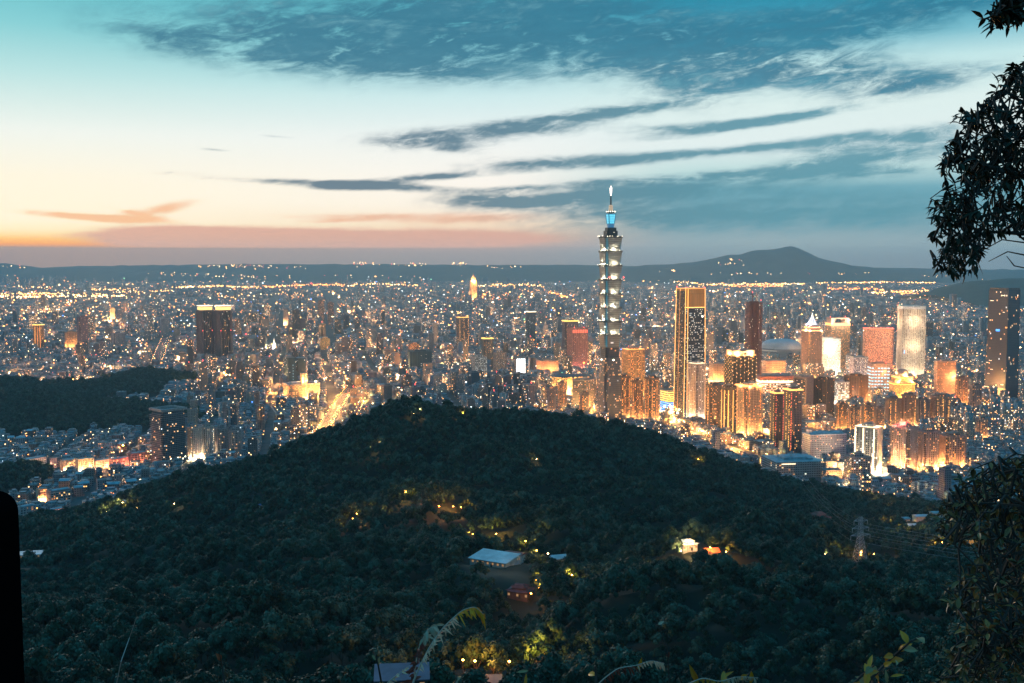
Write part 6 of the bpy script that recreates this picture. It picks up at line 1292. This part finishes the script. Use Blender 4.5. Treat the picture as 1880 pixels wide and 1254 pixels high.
P3 = Vector((430, 330, float(ground_h(430., 330.))))
wm = plain('power_line', (.20,.22,.24), .5, .3)
for i, (a, b_) in enumerate(zip(t1, t2)):
    m = MB(); pts = []
    for k in range(25): u = k/24; p = a.lerp(b_, u); p.z -= 4*u*(1 - u)*16; pts.append(p)
    m.path(pts, .09, .09, n=3); tag(m.build('power_line', wm), 'sagging power line running from the wood pylon to the far pylon', 'power line', 'lines between the two pylons')
for i, a in enumerate(t1):
    b_ = P3 + Vector(((-1, 1)[i % 2]*7, 0, 30 + 5*(i//2))); m = MB(); pts = []
    for k in range(25): u = k/24; p = a.lerp(b_, u); p.z -= 4*u*(1 - u)*10; pts.append(p)
    m.path(pts, .08, .08, n=3); tag(m.build('power_line', wm), 'sagging power line running from the wood pylon towards the bushes', 'power line', 'lines from the pylon to the bushes')
# ------------------------------------------------------------------ close plants and post
def leafmat(name, a, b_, tr=.25, rough=.45):
    m, nt, b = newmat(name); setin(nt, b, 'Specular IOR Level', .25); g = nt.nodes.new('ShaderNodeNewGeometry'); setin(nt, b, 'Base Color', mixc(nt, S(nt, g.outputs['Random Per Island']), a, b_)); setin(nt, b, 'Roughness', rough); return m
LV, LF = [], []
def leaf(m, p, d, up, L, wd, mi=0, curl=.25):
    """A pointed leaf of eight faces along D, folded on its midrib and drooping at the tip."""
    d = d.normalized(); s = d.cross(up); s = s.normalized() if s.length > 1e-4 else Vector((1, 0, 0)); n = s.cross(d)
    mid, lft, rgt = [], [], []
    for t, w in ((0, .06), (.25, .75), (.5, 1.0), (.78, .6), (1, .02)):
        c = p + d*(L*t) - n*(curl*L*t*t); mid.append(c); lft.append(c + s*(w*wd/2) + n*(w*wd*.18)); rgt.append(c - s*(w*wd/2) + n*(w*wd*.18))
    i = len(m.v); m.v += [tuple(q) for q in mid + lft + rgt]
    for k in range(4):
        m.f.append((i + k, i + k + 1, i + 6 + k, i + 5 + k)); m.f.append((i + k + 1, i + k, i + 10 + k, i + 11 + k)); m.uv += [[(0, 0)]*4]*2; m.mi += [mi]*2
def wander(a, b_, n, amp, rnd):
    pts = [a.copy()]
    for k in range(1, n): pts.append(a.lerp(b_, k/n) + Vector((rnd.uniform(-1, 1), rnd.uniform(-1, 1), rnd.uniform(-1, 1)))*amp)
    return pts + [b_.copy()]
def inside(poly, x, y):
    c = False; j = len(poly) - 1
    for i in range(len(poly)):
        (xi, yi), (xj, yj) = poly[i], poly[j]
        if (yi > y) != (yj > y) and x < (xj - xi)*(y - yi)/(yj - yi) + xi: c = not c
        j = i
    return c
bark_d = plain('dark_bark', (.035,.028,.024), .9, scale=20)
def spray_tree(name, label, base, limbs, poly, Y0, Y1, ntip, leaves, L, wd, mat, cat, seed, bare=None, keep=lambda x, y: True, droop=.4, extra=None):
    """A tree whose limbs reach from its rooted trunk; twigs end in sprays of pointed leaves."""
    rnd = random.Random(seed); r = empty(name, base); tag(r, label, cat); inv = Vector(base)
    tm = MB(); nodes = []
    for lb in limbs:
        pts = [Vector(q) - inv for q in lb[0]]; tm.path(pts, lb[1], lb[2], n=7)
        for a, b_ in zip(pts, pts[1:]):
            for k in range(6): nodes.append(a.lerp(b_, k/6))
    tm.build('trunk', bark_d, r); wm, lm = MB(), MB(); xs = [q[0] for q in poly]; ys = [q[1] for q in poly]; n = 0; tries = 0
    while n < ntip and tries < ntip*30:
        tries += 1; px, py = rnd.uniform(min(xs), max(xs)), rnd.uniform(min(ys), max(ys))
        if not inside(poly, px, py) or not keep(px, py): continue
        tip = at(px, py, rnd.uniform(Y0, Y1)) - inv; n += 1
        src = min(rnd.sample(nodes, min(60, len(nodes))), key=lambda q: (q - tip).length)
        pts = wander(src, tip, 4, .05, rnd); pts[1].z += .05; wm.path(pts, .0065, .0022, n=4); nodes.append(pts[2].copy()); nodes.append(pts[3].copy())
        ax = (tip - pts[-2]).normalized()
        for k in range(leaves):
            t = rnd.random(); o = pts[-2].lerp(tip, t) if k < leaves - 3 else tip
            v = Vector((rnd.gauss(0, 1), rnd.gauss(0, 1), rnd.gauss(0, 1))).normalized(); dd = (ax*.7 + v*.9 + Vector((0, 0, -droop))).normalized()
            leaf(lm, o, dd, Vector((rnd.gauss(0, .4), rnd.gauss(0, .4), 1)), L*rnd.uniform(.6, 1.2), wd*rnd.uniform(.7, 1.2), rnd.choice((0, 0, 0, 1)) if len(mat) > 1 else 0)
    if bare:
        for q in bare: wm.path([Vector(x) - inv for x in q], .008, .002, n=4)
    wm.build('twigs', bark_d, r); lm.build('foliage', mat, r); return r
A7 = lambda px, py, Y: at(px, py, Y)
gz = lambda x, y: float(lookout_h(np.array(float(x)), np.array(float(y))))
tb = Vector((3.75, 6.3, gz(3.75, 6.3))); dark_leaf = [leafmat('dark_leaf', (.010,.018,.010), (.022,.030,.014)), leafmat('brown_leaf', (.04,.022,.012), (.025,.026,.012))]
top_poly = [(1885,108),(1850,128),(1822,165),(1800,188),(1758,200),(1752,212),(1775,240),(1738,265),(1722,305),(1735,350),(1712,370),(1718,405),(1712,440),(1745,468),(1700,478),(1720,496),(1790,505),(1812,480),(1800,445),(1850,420),(1920,430),(1990,300),(1960,120)]
trunk_top = [tb, Vector((3.65, 6.3, 351.2)), A7(2005, 480, 6.2), A7(1990, 200, 6.1), A7(1960, -60, 6.0)]
spray_tree('overhanging_tree', 'dark leafy tree leaning in beside the sky, its branches black against the dusk', tb,
    [(trunk_top, .10, .04), ([A7(2000, 430, 6.2), A7(1900, 330, 6.0), A7(1800, 300, 5.9), A7(1745, 270, 5.8)], .022, .004), ([A7(2002, 470, 6.2), A7(1890, 430, 6.0), A7(1810, 425, 5.9), A7(1740, 470, 5.8)], .016, .004), ([A7(1995, 300, 6.1), A7(1910, 210, 6.0), A7(1850, 170, 5.9), A7(1800, 200, 5.9)], .016, .004), ([A7(1998, 400, 6.2), A7(1880, 380, 6.2), A7(1790, 400, 6.2), A7(1725, 390, 6.1)], .016, .004), ([A7(1970, 20, 6.0), A7(1900, 0, 5.9), A7(1850, 20, 5.9), A7(1815, 40, 5.9)], .02, .004)],
    top_poly, 5.5, 6.7, 470, 7, .064, .019, dark_leaf, 'tree', 3, bare=[[A7(1990, 470, 6.1), A7(1900, 448, 6.0), A7(1840, 440, 6.0), A7(1800, 462, 6.0)], [A7(1995, 480, 6.1), A7(1890, 470, 6.0), A7(1850, 462, 6.0), A7(1815, 480, 6.0)], [A7(1900, 455, 6.0), A7(1860, 425, 6.0), A7(1820, 428, 6.0)], [A7(1995, 490, 6.1), A7(1920, 500, 6.0), A7(1862, 488, 6.0), A7(1848, 470, 6.0)]])
spray_tree('overhanging_branch', 'small leafy branch tip hanging in at the top corner of the sky', A7(1970, -20, 5.9),
    [([A7(1970, -20, 5.9), A7(1900, 2, 5.9), A7(1850, 22, 5.9), A7(1815, 38, 5.9)], .012, .003)], [(1890,-10),(1850,0),(1808,36),(1818,46),(1850,34),(1890,25)], 5.8, 6.0, 34, 7, .08, .026, dark_leaf, 'branch', 8)
bb = Vector((2.75, 4.9, gz(2.75, 4.9))); bush_leaf = [leafmat('bush_leaf', (.05,.045,.02), (.22,.12,.04), rough=.35), leafmat('bronze_leaf', (.42,.18,.05), (.22,.12,.05), rough=.35)]
low_poly = [(1885,838),(1850,850),(1800,868),(1775,852),(1762,890),(1740,905),(1712,925),(1728,950),(1705,985),(1755,1000),(1790,985),(1815,1005),(1770,1040),(1735,1065),(1720,1090),(1745,1110),(1752,1150),(1770,1180),(1725,1195),(1735,1225),(1710,1262),(1960,1262),(1960,838)]
spray_tree('leafy_bush', 'tall glossy-leaved bush filling the lower corner under the overhanging tree', bb,
    [([bb, A7(1990, 1254, 4.9), A7(1960, 1100, 4.9), A7(1935, 950, 4.9), A7(1900, 860, 4.9)], .03, .006), ([A7(1975, 1180, 4.9), A7(1870, 1100, 4.8), A7(1820, 1010, 4.8), A7(1830, 930, 4.8)], .012, .003), ([A7(1980, 1220, 4.9), A7(1880, 1190, 4.7), A7(1810, 1180, 4.7), A7(1765, 1230, 4.7)], .012, .003), ([A7(1945, 1000, 4.9), A7(1850, 940, 4.8), A7(1780, 920, 4.8), A7(1735, 960, 4.8)], .010, .003)],
    low_poly, 4.0, 5.6, 460, 7, .044, .019, bush_leaf, 'bush', 5, droop=.1)
# thin shrub with yellow-brown leaves reaching in along the bottom
def sprig(name, label, pts, Y, nleaf, L, wd, mat, cat, seed, r0=.008, tips=None, side=1.0, stemmat=None, from_=0.0):
    rnd = random.Random(seed); P = [at(x, y, Y + rnd.uniform(-.05, .05)) for x, y in pts]; b0 = Vector((P[0].x, P[0].y, gz(P[0].x, P[0].y)))
    if P[0].z - b0.z > .05: P = [b0] + P
    r = empty(name, P[0]); tag(r, label, cat); inv = P[0].copy(); P = [p - inv for p in P]; MB().path(P, r0, r0*.3, n=5).build('stem', stemmat or bark_d, r); lm = MB(); ln = [(b_ - a).length for a, b_ in zip(P, P[1:])]; tot = sum(ln)
    for k in range(nleaf):
        t = (from_ + (1 - from_)*(k + .6*rnd.random())/nleaf)*tot; i = 0
        while i < len(ln) - 1 and t > ln[i]: t -= ln[i]; i += 1
        a, b_ = P[i], P[i+1]; ax = (b_ - a).normalized(); o = a + ax*min(t, ln[i]); v = Vector((rnd.gauss(0, 1), rnd.gauss(0, .7), rnd.gauss(0, .8))).normalized()
        leaf(lm, o, ax*.5 + v*side + Vector((0, 0, -.15)), Vector((rnd.gauss(0, .5), -1, 1)), L*rnd.uniform(.6, 1.25), wd*rnd.uniform(.7, 1.2), rnd.choice(range(len(mat))), .3)
    lm.build('leaves', mat, r); return r
yel = [leafmat('yellow_leaf', (.90,.36,.02), (.60,.24,.02)), leafmat('olive_leaf', (.45,.20,.03), (.50,.18,.02))]
brn = [leafmat('red_brown_leaf', (.22,.03,.015), (.10,.02,.012)), leafmat('dry_leaf', (.45,.32,.22), (.28,.18,.10))]
ol = [leafmat('ochre_leaf', (.85,.27,.02), (.50,.17,.02)), leafmat('dull_leaf', (.25,.15,.06), (.40,.28,.14))]
sprig('shrub_branch', 'branch of ochre leaves climbing towards the leafy bush', [(1560,1300),(1600,1245),(1640,1205),(1672,1178),(1690,1168)], 3.6, 64, .050, .026, ol, 'shrub', 11, from_=.15)
sprig('shrub_branch', 'low ochre-leaved sprig at the bottom edge beside the climbing branch', [(1540,1310),(1560,1262),(1585,1238),(1605,1222)], 3.5, 40, .048, .024, ol, 'shrub', 12, from_=.3)
sprig('yellow_seedling', 'seedling with three bright yellow-green leaves at the bottom edge', [(1096,1300),(1094,1240),(1093,1222)], 3.3, 5, .055, .02, yel, 'seedling', 13, from_=.75)
sprig('yellow_fern', 'upright yellow leaf blades behind the curling dry frond', [(1285,1300),(1283,1262),(1281,1240)], 3.2, 5, .075, .018, yel, 'fern', 14, from_=.8)
sprig('withered_weed', 'thin pale dry stem standing over the wooded slope', [(205,1300),(222,1215),(238,1170),(250,1135)], 3.4, 3, .03, .012, ol, 'weed', 15, .0026, stemmat=leafmat('pale_stem', (.40,.33,.30), (.40,.33,.30)), from_=.1)
sprig('withered_weed', 'thin dark stem with small brown leaves in the middle of the slope', [(1235,1300),(1228,1240),(1225,1190),(1205,1140),(1190,1108)], 3.6, 7, .03, .012, brn, 'weed', 16, .003, from_=.4)
sprig('withered_weed', 'dark stem tipped with an orange-red withered leaf', [(420,1300),(412,1250),(408,1225),(402,1195)], 3.4, 4, .035, .016, [leafmat('orange_red_leaf', (.7,.10,.03), (.3,.06,.02))], 'weed', 17, .005, from_=.6)
sprig('weed', 'leggy weed with small pale leaves above the mauve roof', [(705,1300),(700,1252),(695,1225),(690,1205),(684,1195)], 3.4, 16, .03, .016, ol, 'weed', 18, .005, from_=.3)
sprig('weed', 'small weed with a yellow leaf beside the pale dry stem', [(200,1300),(205,1258),(212,1238)], 3.4, 6, .035, .016, yel, 'weed', 19, .004, from_=.4)
for i, (x, y, lb) in enumerate(((1330, 1236, 'yellow-leaved sprig rising between the two curling fronds and the ochre branch'), (1372, 1246, 'low yellow sprig, last before the ochre branches'), (1165, 1240, 'low yellow sprig growing through the red and grey frond'), (1640, 1236, 'ochre sprig at the foot of the climbing branch'), (965, 1244, 'small ochre sprig beside the orange lit yard'))):
    sprig('yellow_sprig', lb, [(x - 22, 1300), (x - 10, y + 14), (x, y - 6), (x + 12, y - 20)], 3.3 + .05*i, 14, .045, .015, yel if i < 3 else ol, 'sprig', 40 + i, .003, from_=.35)
# big drooping dry frond
def frond(name, label, pts, Y, n, L, wd, mats, cat, seed, r0=.010, hang=1.0, grow=(1, 1), up=None):
    rnd = random.Random(seed); P = [at(x, y, Y) for x, y in pts]; r = empty(name, P[0]); tag(r, label, cat); inv = P[0].copy(); P = [p - inv for p in P]
    Q = []
    for a, b_ in zip(P, P[1:]):
        for k in range(6): Q.append(a.lerp(b_, k/6))
    Q.append(P[-1])
    for it in range(3): Q = [Q[0]] + [(Q[k-1] + Q[k]*2 + Q[k+1])/4 for k in range(1, len(Q) - 1)] + [Q[-1]]
    MB().path(Q, r0, r0*.25, n=5).build('stalk', leafmat('dry_stalk', (.45,.38,.32), (.45,.38,.32)), r); lm = MB()
    for k in range(n):
        t = .22 + .78*k/n; i = min(len(Q) - 2, int(t*(len(Q) - 1))); ax = (Q[i+1] - Q[i]).normalized()
        for s in (-1, 1):
            d = ax*.75 + Vector((s*.25, s*.5, -.55*hang + .15*s)) + Vector((rnd.gauss(0, .12), rnd.gauss(0, .12), rnd.gauss(0, .12)))
            leaf(lm, Q[i] + ax*rnd.uniform(-.004, .004), d, Vector((0, -1, .6)), L*(grow[0] + (grow[1] - grow[0])*t)*rnd.uniform(.35, 1.3), wd*rnd.uniform(.8, 1.2), (1 if t > .62 else 0) if len(mats) > 1 else 0, .5)
    lm.build('leaflets', mats, r); return r
dry = leafmat('silvery_dry_leaflet', (.88,.46,.30), (.60,.30,.18)); yl = leafmat('yellowing_leaflet', (.90,.36,.02), (.60,.22,.02))
frond('drooping_frond', 'silvery dry fern frond arching to a yellow tip over the bottom of the view', [(742,1300),(765,1235),(790,1185),(815,1150),(848,1120),(872,1113),(888,1128)], 3.2, 44, .032, .0052, [dry, yl], 'frond', 23, .0035, 1.0, (.7, 1.35))
frond('curled_leaf', 'rusty red withered leaf stalk standing beside the silvery frond', [(752,1300),(760,1240),(768,1190),(785,1155),(800,1148)], 3.25, 34, .034, .010, [brn[0], brn[1]], 'dry leaf', 24, .003, .9)
frond('curled_frond', 'curling dry frond of red and grey leaflets along the bottom edge', [(1080,1275),(1108,1246),(1135,1226),(1168,1222),(1195,1212),(1220,1218)], 3.2, 30, .024, .006, [brn[0], dry], 'frond', 25, .0025, 1.4)
frond('curled_frond', 'curling dry frond of yellow and brown leaflets at the bottom edge, under the yellow blades', [(1235,1280),(1262,1256),(1290,1244),(1322,1252),(1352,1242),(1392,1244)], 3.2, 30, .022, .007, [yel[1], brn[1]], 'frond', 26, .0025, 1.4)
frond('dry_twig', 'bent dry twig crossing the mauve roof', [(690,1290),(712,1252),(735,1235),(752,1222)], 3.2, 6, .02, .008, [dry], 'twig', 27, .003, .5)
# black round-topped post
POST_MAT, _pn, _pb = newmat('black_painted_post'); setin(_pn, _pb, 'Base Color', (.0025,.0025,.003)); setin(_pn, _pb, 'Roughness', 1.0); setin(_pn, _pb, 'Specular IOR Level', 0.0)
m = MB(); prof = [(-.30, 0)]; Yp = 2.3; pz = lambda py: at(0, py, Yp).z; xr = at(36, 1000, Yp + .06).x
base = gz(xr - .09, Yp); topz = pz(912); w = .16
out = [(-.08, base - .1), (.08, base - .1), (.08, topz - .045)] + [(.08 - .045 + .045*math.cos(a), topz - .045 + .045*math.sin(a)) for a in (math.radians(v) for v in range(15, 91, 15))] + [(-.035 - .045*math.sin(a) , topz - .045 + .045*math.cos(a)) for a in (math.radians(v) for v in range(0, 91, 15))]
fr = [(x, -.06, z) for x, z in out]; bk = [(x, .06, z) for x, z in out]; m.quad(fr); m.quad(bk[::-1]); n = len(out)
for k in range(n): m.quad([fr[k], bk[k], bk[(k + 1) % n], fr[(k + 1) % n]])
tag(m.build('lookout_post', POST_MAT, loc=(xr - .08, Yp, 0)), 'black round-topped post at the lookout, very close to the camera', 'post')
